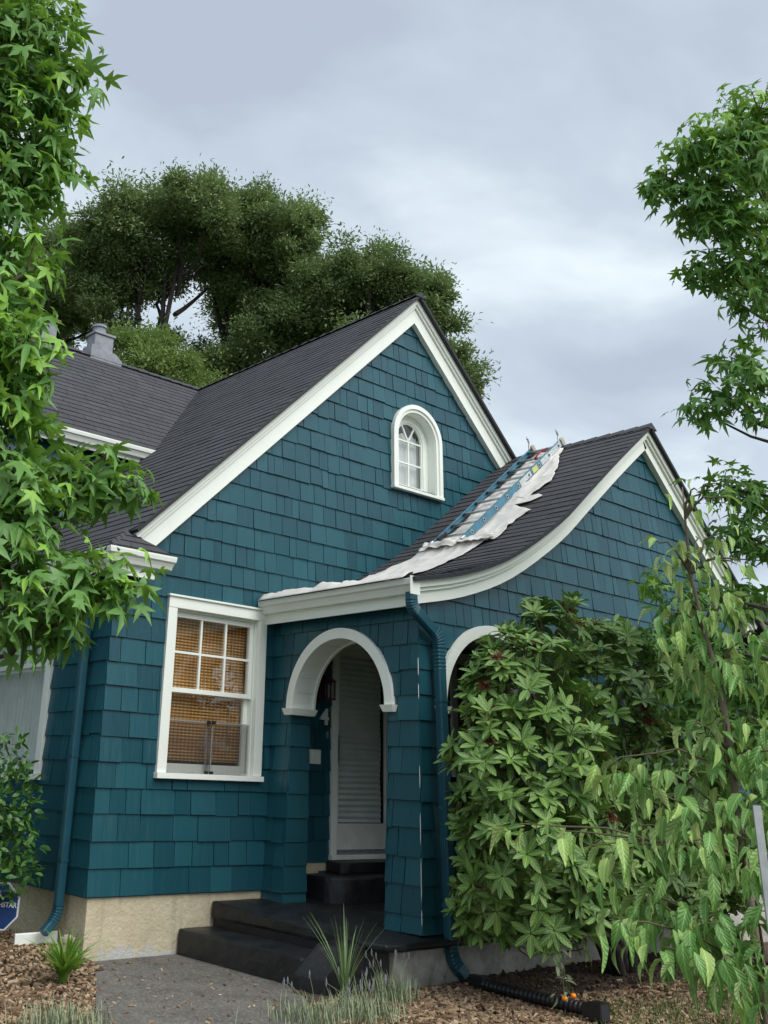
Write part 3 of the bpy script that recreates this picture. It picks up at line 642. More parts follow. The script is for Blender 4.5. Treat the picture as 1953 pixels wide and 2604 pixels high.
su, _ = sash('sash', ix0+0.002, ix1-0.002, mz-0.02, iz1-0.002, -0.075, -0.035, 0.05, 0.05, 0.045, 3, 2)
slo, _ = sash('sash', ix0+0.002, ix1-0.002, iz0+0.002, mz+0.02, -0.125, -0.085, 0.055, 0.045, 0.085)
# bamboo blind: a sheet of slats, slightly wavy
def blind(parent, u0, u1, v0, v1, w, m=BAMBOO, fnc=None):
    fnc = fnc or fn; mb = MB(); n = int((v1-v0)/0.0131); V = []
    for j in range(n+1):
        v = v0+(v1-v0)*j/n; off = 0.003*(j % 2)+0.004*math.sin(j*0.11)
        V += [fnc(u0, v, w-off), fnc((u0+u1)/2, v-0.004, w-off-0.004), fnc(u1, v, w-off)]
    F = [f for j in range(n) for f in ((3*j, 3*j+1, 3*j+4, 3*j+3), (3*j+1, 3*j+2, 3*j+5, 3*j+4))]
    return mb.add(V, F).build('bamboo_blind', m, parent)
bb_ = blind(w1, ix0+0.0, ix1-0.0, 1.66, iz1, -0.165)
MB().tube([fn(1.565, 3.0, -0.155), fn(1.563, 1.72, -0.153)], 0.004, 6).build('blind_cord', TERRA, w1)
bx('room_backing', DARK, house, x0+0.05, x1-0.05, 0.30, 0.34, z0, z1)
# adjustable screen in the lower opening
scn = empty('adjustable_screen'); scn.parent = house; sx = 1.245; st_ = 2.03
for a, c, w in ((ix0+0.004, sx+0.03, 0.018), (sx-0.03, ix1-0.004, 0.034)):
    w = -0.02-w
    for nme, q in (('screen_frame', (a, c, st_-0.015, st_)), ('screen_frame', (a, c, iz0+0.004, iz0+0.018)), ('screen_frame', (a, a+0.012, iz0+0.019, st_-0.016)), ('screen_frame', (c-0.012, c, iz0+0.019, st_-0.016))):
        p0, p1 = fn(q[0], q[2], w), fn(q[1], q[3], w+0.010); bx(nme, ALU, scn, p0[0], p1[0], p0[1], p1[1], p0[2], p1[2])
    p = [fn(a+.01, iz0+.012, w+.005), fn(c-.01, iz0+.012, w+.005), fn(c-.01, st_-.01, w+.005), fn(a+.01, st_-.01, w+.005)]; MB().add(p, [(0, 1, 2, 3)]).build('screen_mesh', SCREEN, scn)
for cx in (sx-0.03, sx+0.03):
    for cz in (st_-0.008, iz0+0.012): bx('corner_clip', DARKP, scn, cx-0.018, cx+0.018, 0.005, 0.03, cz-0.016, cz+0.016, bevel=0.003)

# --- side window with sheer curtain
fnS = XW(0.0); w2 = empty('window'); w2.parent = house; cas = casing(w2, fnS, 1.05, 2.95, 1.43, 3.21, 0.105)
fn_keep = fn; fn = fnS
sash('sash', 1.15, 2.85, 2.52, 3.10, -0.07, -0.03, 0.045, nu=6, nv=1); sash('sash', 1.15, 2.85, 1.48, 2.54, -0.11, -0.075, 0.05, bot=0.07)
mb = MB(); n = 150; V = []
for i in range(n+1):
    y = 1.16+1.68*i/n; w = -0.20-0.018*math.sin(i*0.75+0.8*math.sin(i*0.21))-0.008*math.sin(i*1.9)
    V += [fnS(y, 1.5, w*1.02), fnS(y+0.004*math.sin(i), 3.1, w)]
mb.add(V, [(2*i, 2*i+2, 2*i+3, 2*i+1) for i in range(n)]).build('sheer_curtain', SHEER, w2, smooth=True)
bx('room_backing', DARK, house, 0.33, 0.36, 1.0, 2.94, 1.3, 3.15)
fn = fn_keep

# --- arched attic window
w3 = empty('arched_window'); w3.parent = house
def arch_ring(name, m, r0, r1, zb, zs, y0, y1, parent=w3, c=DC):
    pts = lambda r, zbb: [(c-r, zbb)]+[(c+r*math.cos(math.pi*(1-i/28)), zs+r*math.sin(math.pi*(1-i/28))) for i in range(29)]+[(c+r, zbb)]
    P0, P1 = pts(r0, zb), pts(r1, zb); mb = MB()
    for i in range(len(P0)-1):
        q = [P0[i], P0[i+1], P1[i+1], P1[i]]; v = [(p[0], y0, p[1]) for p in q]+[(p[0], y1, p[1]) for p in q]; f = [(0, 1, 2, 3), (7, 6, 5, 4), (0, 4, 5, 1), (2, 6, 7, 3)]
        if i == 0: f.append((0, 3, 7, 4))
        if i == len(P0)-2: f.append((1, 5, 6, 2))
        mb.add(v, f)
    return fix_normals(mb.build(name, m, parent))
arch_ring('casing', WHITE, DR-0.012, 0.455, 4.995, 5.69, -0.052, -0.004); arch_ring('back_band', WHITE, 0.40, 0.457, 4.994, 5.69, -0.072, -0.0525)
arch_ring('reveal', WHITE, DR-0.020, DR-0.0121, 5.04, 5.69, -0.03, 0.15); arch_ring('sash', WHITE, 0.255, DR-0.021, 5.04, 5.69, 0.09, 0.14); arch_ring('sash_bead', WHITE, 0.235, 0.2545, 5.09, 5.69, 0.105, 0.135)
bx('sill', WHITE, w3, DC-0.465, DC+0.465, -0.085, 0.14, 4.955, 4.994, bevel=0.004); bx('sash_rail', WHITE, w3, DC-0.254, DC+0.254, 0.095, 0.14, 5.005, 5.088)
yb = (0.112, 0.132)
bx('muntin', WHITE, w3, DC-0.010, DC+0.010, *yb, 5.089, 5.70)
for zc in (5.39, 5.69):
    bx('muntin', WHITE, w3, DC-0.234, DC-0.0105, *yb, zc-0.010, zc+0.010); bx('muntin', WHITE, w3, DC+0.0105, DC+0.234, *yb, zc-0.010, zc+0.010)
for sg in (-1, 1):
    a = math.pi/2-sg*0.52; d = np.array([math.cos(a), math.sin(a)]); nn = np.array([-d[1], d[0]])*0.010; c0 = np.array([DC, 5.695]); c1 = c0+d*0.235
    fix_normals(MB().prism([c0-nn, c1-nn, c1+nn, c0+nn], XZ(0.0), -yb[0]-0.001, -yb[1]).build('muntin', WHITE, w3))
def archpoly(r, zb, zs, c=DC): return [(c-r, zb)]+[(c+r*math.cos(math.pi*(1-i/20)), zs+r*math.sin(math.pi*(1-i/20))) for i in range(21)]+[(c+r, zb)]
P = archpoly(0.236, 5.088, 5.69); MB().add([(p[0], 0.124, p[1]) for p in P], [tuple(range(len(P)))]).build('pane', GLASS, w3)
mb = MB(); V = []
for i in range(61):
    x = DC-0.27+0.54*i/60; y = 0.19+0.010*math.sin(i*0.9)+0.004*math.sin(i*2.3); V += [(x, y, 5.0), (x, y, 5.80+0.02*math.sin(i*.3))]
mb.add(V, [(2*i, 2*i+2, 2*i+3, 2*i+1) for i in range(60)]).build('sheer_curtain', m_plain('white_net_curtain', (0.75, 0.76, 0.74), 0.9, 6, 0.05), w3, smooth=True)
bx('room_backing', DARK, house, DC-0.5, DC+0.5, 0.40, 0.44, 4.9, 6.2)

# --- entry door
dr = empty('entry_door'); dr.parent = house
D0, D1, DZ, DT = 2.835, 3.84, 0.765, 3.02
bx('door_frame', WHITE, dr, D0, D0+0.085, -0.04, 0.12, DZ+0.041, DT-0.086, bevel=0.004); bx('door_frame', WHITE, dr, D1-0.085, D1, -0.04, 0.12, DZ+0.041, DT-0.086, bevel=0.004); bx('door_frame', WHITE, dr, D0, D1, -0.04, 0.12, DT-0.085, DT, bevel=0.004)
bx('threshold', WHITE, dr, D0-0.01, D1+0.01, -0.07, 0.12, DZ-0.005, DZ+0.040, bevel=0.004); bx('door_sweep', ALU, dr, D0+0.09, D1-0.09, -0.015, 0.01, DZ+0.042, DZ+0.085)
sd0, sd1 = D0+0.088, D1-0.088; sb, stp = DZ+0.088, DT-0.09
WDOOR = m_plain('storm_door_paint', (0.78, 0.80, 0.75), 0.45, 5, 0.06)
bx('kick_panel', WDOOR, dr, sd0, sd1, -0.02, 0.012, sb, sb+0.255, bevel=0.004); bx('stile', WDOOR, dr, sd0, sd0+0.03, -0.02, 0.012, sb+0.256, stp); bx('stile', WDOOR, dr, sd1-0.075, sd1, -0.02, 0.012, sb+0.256, stp); bx('rail', WDOOR, dr, sd0+0.0305, sd1-0.0755, -0.02, 0.012, stp-0.07, stp)
MB().add([(sd0+.03, -0.004, sb+.255), (sd1-.075, -0.004, sb+.255), (sd1-.075, -0.004, stp-.07), (sd0+.03, -0.004, stp-.07)], [(0, 1, 2, 3)]).build('pane', GLASS, dr)
mb = MB(); V = []; n = 60; zz0, zz1 = sb+0.262, stp-0.06
for j in range(n+1):
    z = zz0+(zz1-zz0)*j/n; y = 0.045+(0.014 if j % 2 else -0.008); V += [(sd0+0.025, y+0.004*math.sin(j*.4), z), (sd1-0.10+0.012*(j % 2)+0.006*math.sin(j*.3), y, z+0.012*math.sin(j*0.12))]
mb.add(V, [(2*j, 2*j+1, 2*j+3, 2*j+2) for j in range(n)]).build('pleated_shade', SHADE, dr)
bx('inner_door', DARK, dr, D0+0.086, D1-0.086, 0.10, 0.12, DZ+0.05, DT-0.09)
MB().tube([(sd0+0.018, -0.02, 1.74), (sd0+0.018, -0.055, 1.75), (sd0+0.018, -0.06, 1.85), (sd0+0.018, -0.055, 1.95), (sd0+0.018, -0.02, 1.96)], 0.010, 8).build('door_handle', ALU, dr, smooth=True)
bx('handle_plate', ALU, dr, sd0+0.004, sd0+0.032, -0.026, -0.0205, 1.70, 2.0)
# inner porch window
w4 = empty('window'); w4.parent = house; casing(w4, XZ(0.0), 4.80, 6.08, 1.62, 3.04)
blind(w4, 4.90, 5.98, 1.70, 2.94, -0.06); MB().add([(4.9, 0.03, 1.67), (5.98, 0.03, 1.67), (5.98, 0.03, 2.94), (4.9, 0.03, 2.94)], [(0, 1, 2, 3)]).build('pane', GLASS, w4); bx('meeting_rail', WHITE, w4, 4.905, 5.975, 0.0, 0.028, 2.36, 2.41)
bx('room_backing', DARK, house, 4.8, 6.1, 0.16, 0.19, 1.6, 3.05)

# --- house number, mail slot, lantern
cu = bpy.data.curves.new('house_number', 'FONT'); cu.body = '4'; cu.size = 0.23; cu.extrude = 0.010; cu.bevel_depth = 0.002; cu.offset = 0.004; cu.align_x = 'CENTER'
to = bpy.data.objects.new('tmp', cu); COL.objects.link(to); dg = bpy.context.evaluated_depsgraph_get(); me = bpy.data.meshes.new_from_object(to.evaluated_get(dg)); bpy.data.objects.remove(to)
no = bpy.data.objects.new('house_number', me); COL.objects.link(no); no.parent = house; no.rotation_euler = (math.pi/2, 0, 0); no.location = (2.71, -0.042, 2.09); me.materials.clear(); me.materials.append(PRIMER)
ms = bx('mail_slot', WHITE, house, 2.505, 2.665, -0.048, -0.018, 1.685, 1.83, bevel=0.005); bx('mail_flap', WHITE, ms, 2.545, 2.645, -0.056, -0.0485, 1.715, 1.795, bevel=0.003)
ln = empty('wall_lantern'); ln.parent = house; lx, ly = 2.655, -0.14
bx('back_plate', LANT, ln, lx-0.04, lx+0.04, -0.045, -0.02, 2.33, 2.60, bevel=0.004); bx('bracket', LANT, ln, lx-0.012, lx+0.012, -0.14, -0.046, 2.565, 2.585)
bx('lantern_base', LANT, ln, lx-0.065, lx+0.065, ly-0.065, ly+0.065, 2.335, 2.352, bevel=0.003)
fix_normals(MB().add([(lx-.075, ly-.075, 2.525), (lx+.075, ly-.075, 2.525), (lx+.075, ly+.075, 2.525), (lx-.075, ly+.075, 2.525), (lx, ly, 2.595)], [(0, 1, 2, 3), (0, 1, 4), (1, 2, 4), (2, 3, 4), (3, 0, 4)]).build('lantern_roof', LANT, ln))
for sx_ in (-1, 1):
    for sy_ in (-1, 1): bx('lantern_post', LANT, ln, lx+sx_*0.055-0.007, lx+sx_*0.055+0.007, ly+sy_*0.055-0.007, ly+sy_*0.055+0.007, 2.353, 2.524)
MB().tube([(lx, ly, 2.353), (lx, ly, 2.50)], 0.026, 12).build('lamp_glass', LGL, ln, smooth=True)
bx('doorbell', ALU, house, 2.755, 2.78, -0.035, -0.02, 1.95, 2.02)

# --- platform and steps (painted black)
def slab(name, pts, z0, zt, m, bevel=0.025, parent=house):
    n = len(pts); v = [(p[0], p[1], z0) for p in pts]+[(p[0], p[1], zt(p[1]) if callable(zt) else zt) for p in pts]
    o = MB().add(v, [tuple(range(n))[::-1], tuple(range(n, 2*n))]+[(i, (i+1) % n, (i+1) % n+n, i+n) for i in range(n)]).build(name, m, parent, bevel=bevel)
    return weather(o) if bevel else o
def weather(o, amp=0.010, cell=0.07):
    from mathutils import noise as mn
    bm = bmesh.new(); bm.from_mesh(o.data)
    for _ in range(5):
        lg = [e_ for e_ in bm.edges if e_.calc_length() > cell*1.6]
        if not lg: break
        bmesh.ops.subdivide_edges(bm, edges=lg, cuts=1, use_grid_fill=True)
    bmesh.ops.triangulate(bm, faces=bm.faces[:])
    for v_ in bm.verts: v_.co += Vector((mn.noise(v_.co*6), mn.noise(v_.co*6+Vector((9, 0, 0))), mn.noise(v_.co*5+Vector((0, 9, 0)))*.7))*amp+Vector((mn.noise(v_.co*23), mn.noise(v_.co*23+Vector((5, 0, 0))), 0))*amp*.4
    bm.to_mesh(o.data); bm.free(); o.data.update(); return o
pz = lambda y: 0.435+0.037*y
slab('porch_floor', [(1.345, -0.005), (1.345, -2.02), (1.42, -2.20), (1.60, -2.255), (6.2, -2.215), (6.2, -0.02)][::-1], 0.29, pz, BLACK, 0.022)
slab('step_riser', [(1.385, -0.004), (1.385, -2.0), (1.6, -2.15), (1.62, -0.004)][::-1], -0.1, 0.285, BLACK, 0.0)
slab('step', [(0.985, -0.003), (0.965, -1.72), (1.38, -1.74), (1.38, -0.003)][::-1], -0.15, 0.222, BLACK, 0.022)
mb = MB(); prof = [(0.90, -0.15), (0.90, 0.115), (0.955, 0.17), (1.14, 0.315), (1.34, 0.335), (1.34, -0.15)]
fix_normals(mb.prism(prof, lambda u, v, w: (u, -1.71-w, v), 0.0, 0.36).build('step_cheek', BLACK, house, bevel=0.02)); weather(bpy.data.objects['step_cheek'])
def rblock(name, x0, x1, y0, y1, z0, z1, r):
    P = [(x1, y1), (x0, y1)]; P += [(x0+r-r*math.cos(a), y0+r-r*math.sin(a)) for a in np.linspace(0, math.pi/2, 6)]+[(x1, y0)]
    return slab(name, P, z0, z1, BLACK, 0.018)
rblock('step', 2.42, 4.1, -0.62, -0.03, 0.40, 0.645, 0.22); rblock('step', 2.78, 4.0, -0.30, -0.03, 0.646, 0.755, 0.10)
# unpainted primer showing at the pier corner
for a, c in ((2.44, 2.60), (2.24, 2.37), (1.50, 1.68), (1.05, 1.30), (0.62, 0.95), (0.44, 0.56)):
    f = lambda z: fl(z)+0.018; n_ = 5; pts = []
    for i in range(n_+1): z = a+(c-a)*i/n_; pts.append((PX_-f(z)-0.004, PY_-f(z)+0.004, z))
    MB().tube(pts, [0.001]+[0.0034]*(n_-1)+[0.001], 6).build('primer_gap', PRIMER, house)

# --- chimneys
ch = empty('chimney'); ch.parent = house
bx('stack', CONC, ch, 2.04, 2.38, 4.80, 5.06, 7.3, 8.07, bevel=0.01); bx('cap', CONC, ch, 2.015, 2.405, 4.775, 5.085, 8.071, 8.11, bevel=0.008)
MB().tube([(2.17, 4.93, 8.11), (2.17, 4.93, 8.22)], 0.105, 16).build('flue', CONC, ch, smooth=False); MB().tube([(2.17, 4.93, 8.221), (2.17, 4.93, 8.265)], [0.125, 0.12], 16).build('flue_cap', CONC, ch)
fix_normals(MB().prism([(1.98, 7.45), (2.54, 7.45), (2.56, 7.70), (2.42, 7.80), (1.98, 7.86)], lambda u, v, w: (u, 4.79-w, v), 0.02, -0.28)  .build('flashing', CONC, ch, bevel=0.01))
c2 = empty('brick_chimney'); c2.parent = house
bx('stack', CONC, c2, 1.60, 2.02, 6.15, 6.60, 6.2, 8.66, bevel=0.008); bx('corbel', BRICKM, c2, 1.62, 2.06, 6.11, 6.64, 8.661, 8.73, bevel=0.008)
fix_normals(MB().add([(1.62, 6.11, 8.73), (2.06, 6.11, 8.73), (2.06, 6.64, 8.73), (1.62, 6.64, 8.73), (1.84, 6.3, 8.80), (1.84, 6.5, 8.80)], [(0, 1, 4), (1, 2, 5, 4), (2, 3, 5), (3, 0, 4, 5)]).build('cap', CONC, c2))

# --- hand the pieces out: the largest in view become parts, the rest is one field per wall or roof
def area_px(v):
    p = proj(np.array(v)); x, y = p[:, 0], p[:, 1]
    if x.max() < 0 or x.min() > 1659 or y.max() < 0 or y.min() > 2212: return 0
    cx, cy = x.mean(), y.mean()
    if cx > 975 and cy > 1330 : return 0
    if cx < 215 and cy > 640 and cy < 1390: return 0
    if (cx < 60 or (cx < 350 and 940 < cy < 1200)): return 0
    n = len(x)//2; return abs(sum(x[i]*y[(i+1) % n]-x[(i+1) % n]*y[i] for i in range(n)))/2
def hand_out(name, limit):
    idx = [i for i, p in enumerate(PIECES) if p[1] == name]; ar = {i: area_px(PIECES[i][3]) for i in idx}; top = set(sorted(idx, key=lambda i: -ar[i])[:limit]); fields = {}
    for i in idx:
        owner, nm, field, v, f, r, m = PIECES[i]
        if i in top and ar[i] > 0: MB().add(v, f, r).build(nm, m, owner)
        else: fields.setdefault((owner.name, field), [MB(), m, owner])[0].add(v, f, r)
    for (on, fi), (mb, m, owner) in fields.items(): mb.build(fi, m, owner, kind='stuff')
    print('PIECES', name, len(idx), 'parts', len(top))
hand_out('shingle', 300); hand_out('roof_shingle', 300)
# ------------------------------------------------------------------ ground
def gz(x, y):
    z = 0.0
    if y > -0.6 and x < 0.3: z += 0.09*min(1, max(0, (y+0.6)/0.8))*min(1, max(0, (x+2.6)/1.2))
    return z
GRASSM = m_plain('lawn_ground', (0.055, 0.075, 0.022), 0.95, 6, 0.1, bstr=0.5, col2=(0.075, 0.055, 0.03))
setp(MB().add([(-400, -400, -0.06), (400, -400, -0.06), (400, 400, -0.06), (-400, 400, -0.06)], [(0, 1, 2, 3)]).build('ground', GRASSM), kind='structure')
def bed(name, x0, x1, y0, y1, step, keep, m, zf):
    mb = MB(); nx, ny = int((x1-x0)/step), int((y1-y0)/step); idx = {}; V = []; F = []
    for j in range(ny+1):
        for i in range(nx+1):
            x, y = x0+i*step, y0+j*step; V.append((x, y, zf(x, y)+0.014*math.sin(x*7.1+math.sin(y*5))*math.sin(y*8.3)))
    for j in range(ny):
        for i in range(nx):
            if keep(x0+(i+.5)*step, y0+(j+.5)*step): k = j*(nx+1)+i; F.append((k, k+1, k+nx+2, k+nx+1))
    return setp(mb.add(V, F).build(name, m, smooth=False), kind='structure')
WL = lambda y: -0.02+0.585*min(0, y+0.30)          # left edge of the walk
in_walk = lambda x, y: WL(y) < x < max(0.98, 0.98) and y < 0.02 and x < 0.92+0.62*min(0, y+1.75) if y < -1.75 else (WL(y) < x < 1.0 and y < 0.02)
left_bed = lambda x, y: x < WL(y)+0.02 and not (y > 0.0 and x > 0.04)
right_bed = lambda x, y: (x > 0.90+0.62*min(0, y+1.75)-0.02) and y < -1.72 and not (y > -2.1 and x > 1.6)
bed('mulch_bed', -4.5, 0.2, -4.0, 3.0, 0.10, left_bed, MULCH, lambda x, y: gz(x, y)-0.004)
bed('mulch_bed', 0.0, 9.0, -5.0, -1.7, 0.10, right_bed, MULCH, lambda x, y: -0.012+0.02*max(0, (y+3.2)))
mb = MB(); ys = list(np.linspace(-5.5, -1.75, 16))+list(np.linspace(-1.5, 0.03, 7)); V = []
for y in ys: V += [(WL(y)-0.01, y, 0.012), ((0.92+0.62*min(0, y+1.75)) if y < -1.74 else 1.02, y, 0.012), (WL(y)-0.01, y, -0.1), ((0.92+0.62*min(0, y+1.75)) if y < -1.74 else 1.02, y, -0.1)]
F = []
for i in range(len(ys)-1): k = 4*i; F += [(k, k+1, k+5, k+4), (k+2, k, k+4, k+6), (k+1, k+3, k+7, k+5)]
setp(mb.add(V, F).build('front_walk', WALK), kind='structure')

# generic instancing of small templates --------------------------------------------------
def frames(d, n):
    d = d/np.linalg.norm(d, axis=1)[:, None]; n = n-d*np.sum(n*d, 1)[:, None]; n /= np.linalg.norm(n, axis=1)[:, None]; s = np.cross(d, n); return np.stack([s, d, n], 2)   # columns: side, along, normal
def mesh_from(name, V, F, m, rnd=None, smooth=True, lc=None):
    me = bpy.data.meshes.new(name); me.vertices.add(len(V)); me.vertices.foreach_set('co', np.asarray(V, np.float32).ravel()); F = [np.asarray(f, np.int32) for f in F]
    tot = sum(f.size for f in F); cnt = sum(len(f) for f in F); me.loops.add(tot); me.loops.foreach_set('vertex_index', np.concatenate([f.ravel() for f in F])); me.polygons.add(cnt)
    lt = np.concatenate([np.full(len(f), f.shape[1], np.int32) for f in F]); ls = np.concatenate([[0], np.cumsum(lt)[:-1]]).astype(np.int32); me.polygons.foreach_set('loop_start', ls)
    try: me.polygons.foreach_set('loop_total', lt)
    except Exception: pass
    if lc is not None: a2 = me.attributes.new('lc', 'FLOAT_VECTOR', 'POINT'); a2.data.foreach_set('vector', np.asarray(lc, np.float32).ravel())
    if rnd is not None: a = me.attributes.new('rnd', 'FLOAT', 'POINT'); a.data.foreach_set('value', np.asarray(rnd, np.float32))
    if smooth: me.polygons.foreach_set('use_smooth', np.ones(cnt, bool))
    me.materials.append(m); me.update(calc_edges=True); me.validate(); return me
class Leaves:                                       # many leaves of one plant: the largest in view are parts, the rest one field
    def __init__(s, temps): s.t = temps; s.P = []; s.R = []; s.S = []; s.K = []; s.M = []
    def add(s, P, R, S, m): 
        n = len(P); s.P.append(P); s.R.append(R); s.S.append(S); s.K.append(rng.integers(0, len(s.t), n)); s.M.append(np.full(n, m))
    def finish(s, root, mats, limit=300, leaf='leaf', field='foliage', excl=None, T=None, lcs=False):
        P, R, S, K, M = (np.concatenate(a) for a in (s.P, s.R, s.S, s.K, s.M)); q = proj(P); inv = (q[:, 0] > 0) & (q[:, 0] < 1659) & (q[:, 1] > 0) & (q[:, 1] < 2212) & (q[:, 2] > 0.3)
        view = (P-CAM)/np.linalg.norm(P-CAM, axis=1)[:, None]; fac = np.abs(np.sum(R[:, :, 2]*view, 1)); score = np.where(inv, S**2/np.maximum(q[:, 2], .1)**2*(0.25+fac), -1)
        if excl is not None: score = score*excl(P)
        order = np.argsort(-score); pick = np.zeros(len(P), bool); pick[order[:limit]] = True; pick &= score > 0; meshes = {}
        base = Matrix.Translation(root.location).inverted() if root else None
        for i in np.nonzero(pick)[0]:
            key = (K[i], M[i])
            if key not in meshes: V, F = s.t[K[i]]; meshes[key] = mesh_from(leaf, V, F, mats[M[i]], lc=V)
            o = bpy.data.objects.new(leaf, meshes[key]); COL.objects.link(o); o.parent = root; Rm = R[i]*S[i]
            o.matrix_basis = Matrix([[*Rm[0], P[i][0]-root.location.x], [*Rm[1], P[i][1]-root.location.y], [*Rm[2], P[i][2]-root.location.z], [0, 0, 0, 1]])
        for m in range(len(mats)):
            VV = []; FF = {}; RR = []; LC = []; off = 0
            for k, (V, F) in enumerate(s.t):
                ii = np.nonzero(~pick & (M == m) & (K == k))[0]
                if len(ii) == 0: continue
                W = np.einsum('nij,vj->nvi', R[ii], V)*S[ii][:, None, None]+(P[ii]-np.array(root.location))[:, None, :]; VV.append(W.reshape(-1, 3)); RR.append(np.repeat(rng.random(len(ii)) if T is None else T[ii], len(V))); LC.append(np.tile(V, (len(ii), 1)))
                for f in F: f = np.asarray(f); FF.setdefault(f.shape[1], []).append((f[None]+(off+np.arange(len(ii))*len(V))[:, None, None]).reshape(-1, f.shape[1]))
                off += len(ii)*len(V)
            if VV:
                o = bpy.data.objects.new(field, mesh_from(field, np.concatenate(VV), [np.concatenate(v) for v in FF.values()], mats[m], np.concatenate(RR), lc=np.concatenate(LC) if lcs else None)); COL.objects.link(o); o.parent = root; o['kind'] = 'stuff'
        return len(P)
def unit(v): v = np.asarray(v, float); return v/np.maximum(np.linalg.norm(v, axis=-1, keepdims=True), 1e-9)
def ball(n): return unit(rng.normal(size=(n, 3)))

# leaf templates (along +y from the stalk, normal +z, unit length)
def star_leaf(droop=0.35, seed=0):
    R = np.random.default_rng(seed); V = [(0, 0.16, 0.0)]; ang = np.radians([-128, -62, 0, 62, 128]); ln = [0.52, 0.80, 0.92, 0.80, 0.52]; ring = []
    out = [(0.0, -0.02)]
    c = np.array([0, 0.16])
    pts = []
    for i, (a, l) in enumerate(zip(ang, ln)):
        l *= R.uniform(.92, 1.06); d = np.array([math.sin(a), math.cos(a)]); s = np.array([d[1], -d[0]])
        if i > 0: am = (ang[i-1]+a)/2; pts.append(c+0.24*np.array([math.sin(am), math.cos(am)]))
        pts += [c+d*l*0.50-s*0.128, c+d*l, c+d*l*0.50+s*0.128]
    pts.append(np.array([0.0, 0.02])); V = [(c[0], c[1], 0.03)]
    for p in pts: r = np.linalg.norm(p-c); V.append((p[0]*(1-.12*droop), p[1], -droop*r*r+R.uniform(-.06, .06)))
    n = len(pts); F = [np.array([(0, 1+(i+1) % n, 1+i) for i in range(n)])]
    V = [(-x, y, z) for x, y, z in V]; return np.array(V), F
def oval_leaf(w=0.16, bend=0.15, fold=0.06, n=5, curl=0.0, tip=1.0, ex=0.7):
    V = []; F = []
    for i in range(n+1):
        t = i/n; ww = w*math.sin(math.pi*t**(0.92*tip))**ex if 0 < t < 1 else 0.010; y = t; z = -bend*t*t; V += [(-ww, y, z+fold*ww/w+curl*ww), (0, y, z), (ww, y, z+fold*ww/w+curl*ww)]
    for i in range(n): k = 3*i; F += [(k, k+1, k+4, k+3), (k+1, k+2, k+5, k+4)]
    return np.array(V), [np.array(F)]
def curl_leaf(seed=0, n=6):                        # drooping dogwood leaf: recurved blade with rolled wavy margins and a pointed tip
    R = np.random.default_rng(seed); V = []; F = []; b = R.uniform(0.3, 0.8); w0 = R.uniform(.17, .25); ro = R.uniform(.4, 1.3)
    y = z = 0; a = 0.0
    for i in range(n+1):
        t = i/n; a = -b*1.6*t; 
        if i: y += math.cos(a)/n; z += math.sin(a)/n
        ww = w0*1.12*(math.sin(math.pi*t**0.72))**0.9*(1-.3*t) if 0 < t < 1 else 0.008; wav = 0.03*math.sin(t*9+seed)
        for sx in (-1, -0.62, 0, 0.62, 1): V.append((sx*ww*(1-0.18*abs(sx)*ro), y, z+(abs(sx)**2)*ww*(0.55*ro)+wav*abs(sx)*(1 if sx > 0 else -1)))
    for i in range(n):
        for k in range(4): q = 5*i+k; F.append((q, q+1, q+6, q+5))
    return np.array(V), [np.array(F)]

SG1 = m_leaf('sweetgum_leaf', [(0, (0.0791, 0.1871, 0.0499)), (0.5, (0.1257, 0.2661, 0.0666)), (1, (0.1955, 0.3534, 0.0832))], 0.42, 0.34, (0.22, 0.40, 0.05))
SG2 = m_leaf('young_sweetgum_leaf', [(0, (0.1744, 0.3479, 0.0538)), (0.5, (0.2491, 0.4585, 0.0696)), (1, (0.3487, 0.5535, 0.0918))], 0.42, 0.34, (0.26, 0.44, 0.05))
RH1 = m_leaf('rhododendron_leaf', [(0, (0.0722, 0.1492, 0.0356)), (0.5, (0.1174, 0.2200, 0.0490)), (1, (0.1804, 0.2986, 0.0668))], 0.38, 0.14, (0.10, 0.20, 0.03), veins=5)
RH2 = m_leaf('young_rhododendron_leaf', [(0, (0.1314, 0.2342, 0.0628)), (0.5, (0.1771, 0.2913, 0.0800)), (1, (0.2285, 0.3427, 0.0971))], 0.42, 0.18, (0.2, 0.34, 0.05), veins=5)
DW1 = m_leaf('dogwood_leaf', [(0, (0.0850, 0.2029, 0.0463)), (0.5, (0.1381, 0.2898, 0.0696)), (1, (0.2019, 0.3671, 0.0927))], 0.36, 0.22, (0.20, 0.36, 0.05), back=(0.22, 0.31, 0.12), veins=7)
DW2 = m_leaf('pale_dogwood_leaf', [(0, (0.2186, 0.3689, 0.0888)), (0.5, (0.2868, 0.4509, 0.1162)), (1, (0.3689, 0.5192, 0.1503))], 0.40, 0.26, (0.34, 0.50, 0.10), back=(0.34, 0.42, 0.17), veins=7)
CM1 = m_leaf('glossy_shrub_leaf', [(0, (0.0320, 0.0960, 0.0224)), (0.5, (0.0544, 0.1472, 0.0320)), (1, (0.1360, 0.2640, 0.0560))], 0.28, 0.15, (0.12, 0.24, 0.03))
AS1 = m_leaf('ash_leaf', [(0, (0.1000, 0.1525, 0.0625)), (0.5, (0.2063, 0.2937, 0.1225)), (1, (0.3438, 0.4500, 0.2000))], 0.75, 0.25, (0.21, 0.29, 0.09), spec=0.2)
AS2 = m_leaf('willow_leaf', [(0, (0.1207, 0.1984, 0.0604)), (0.5, (0.1898, 0.2760, 0.0862)), (1, (0.2587, 0.3450, 0.1207))], 0.75, 0.25, (0.22, 0.33, 0.07), spec=0.2)
CO1 = m_leaf('conifer_needle', [(0, (0.016, 0.034, 0.016)), (0.5, (0.026, 0.050, 0.022)), (1, (0.040, 0.066, 0.030))], 0.6, 0.1, (0.05, 0.1, 0.03))
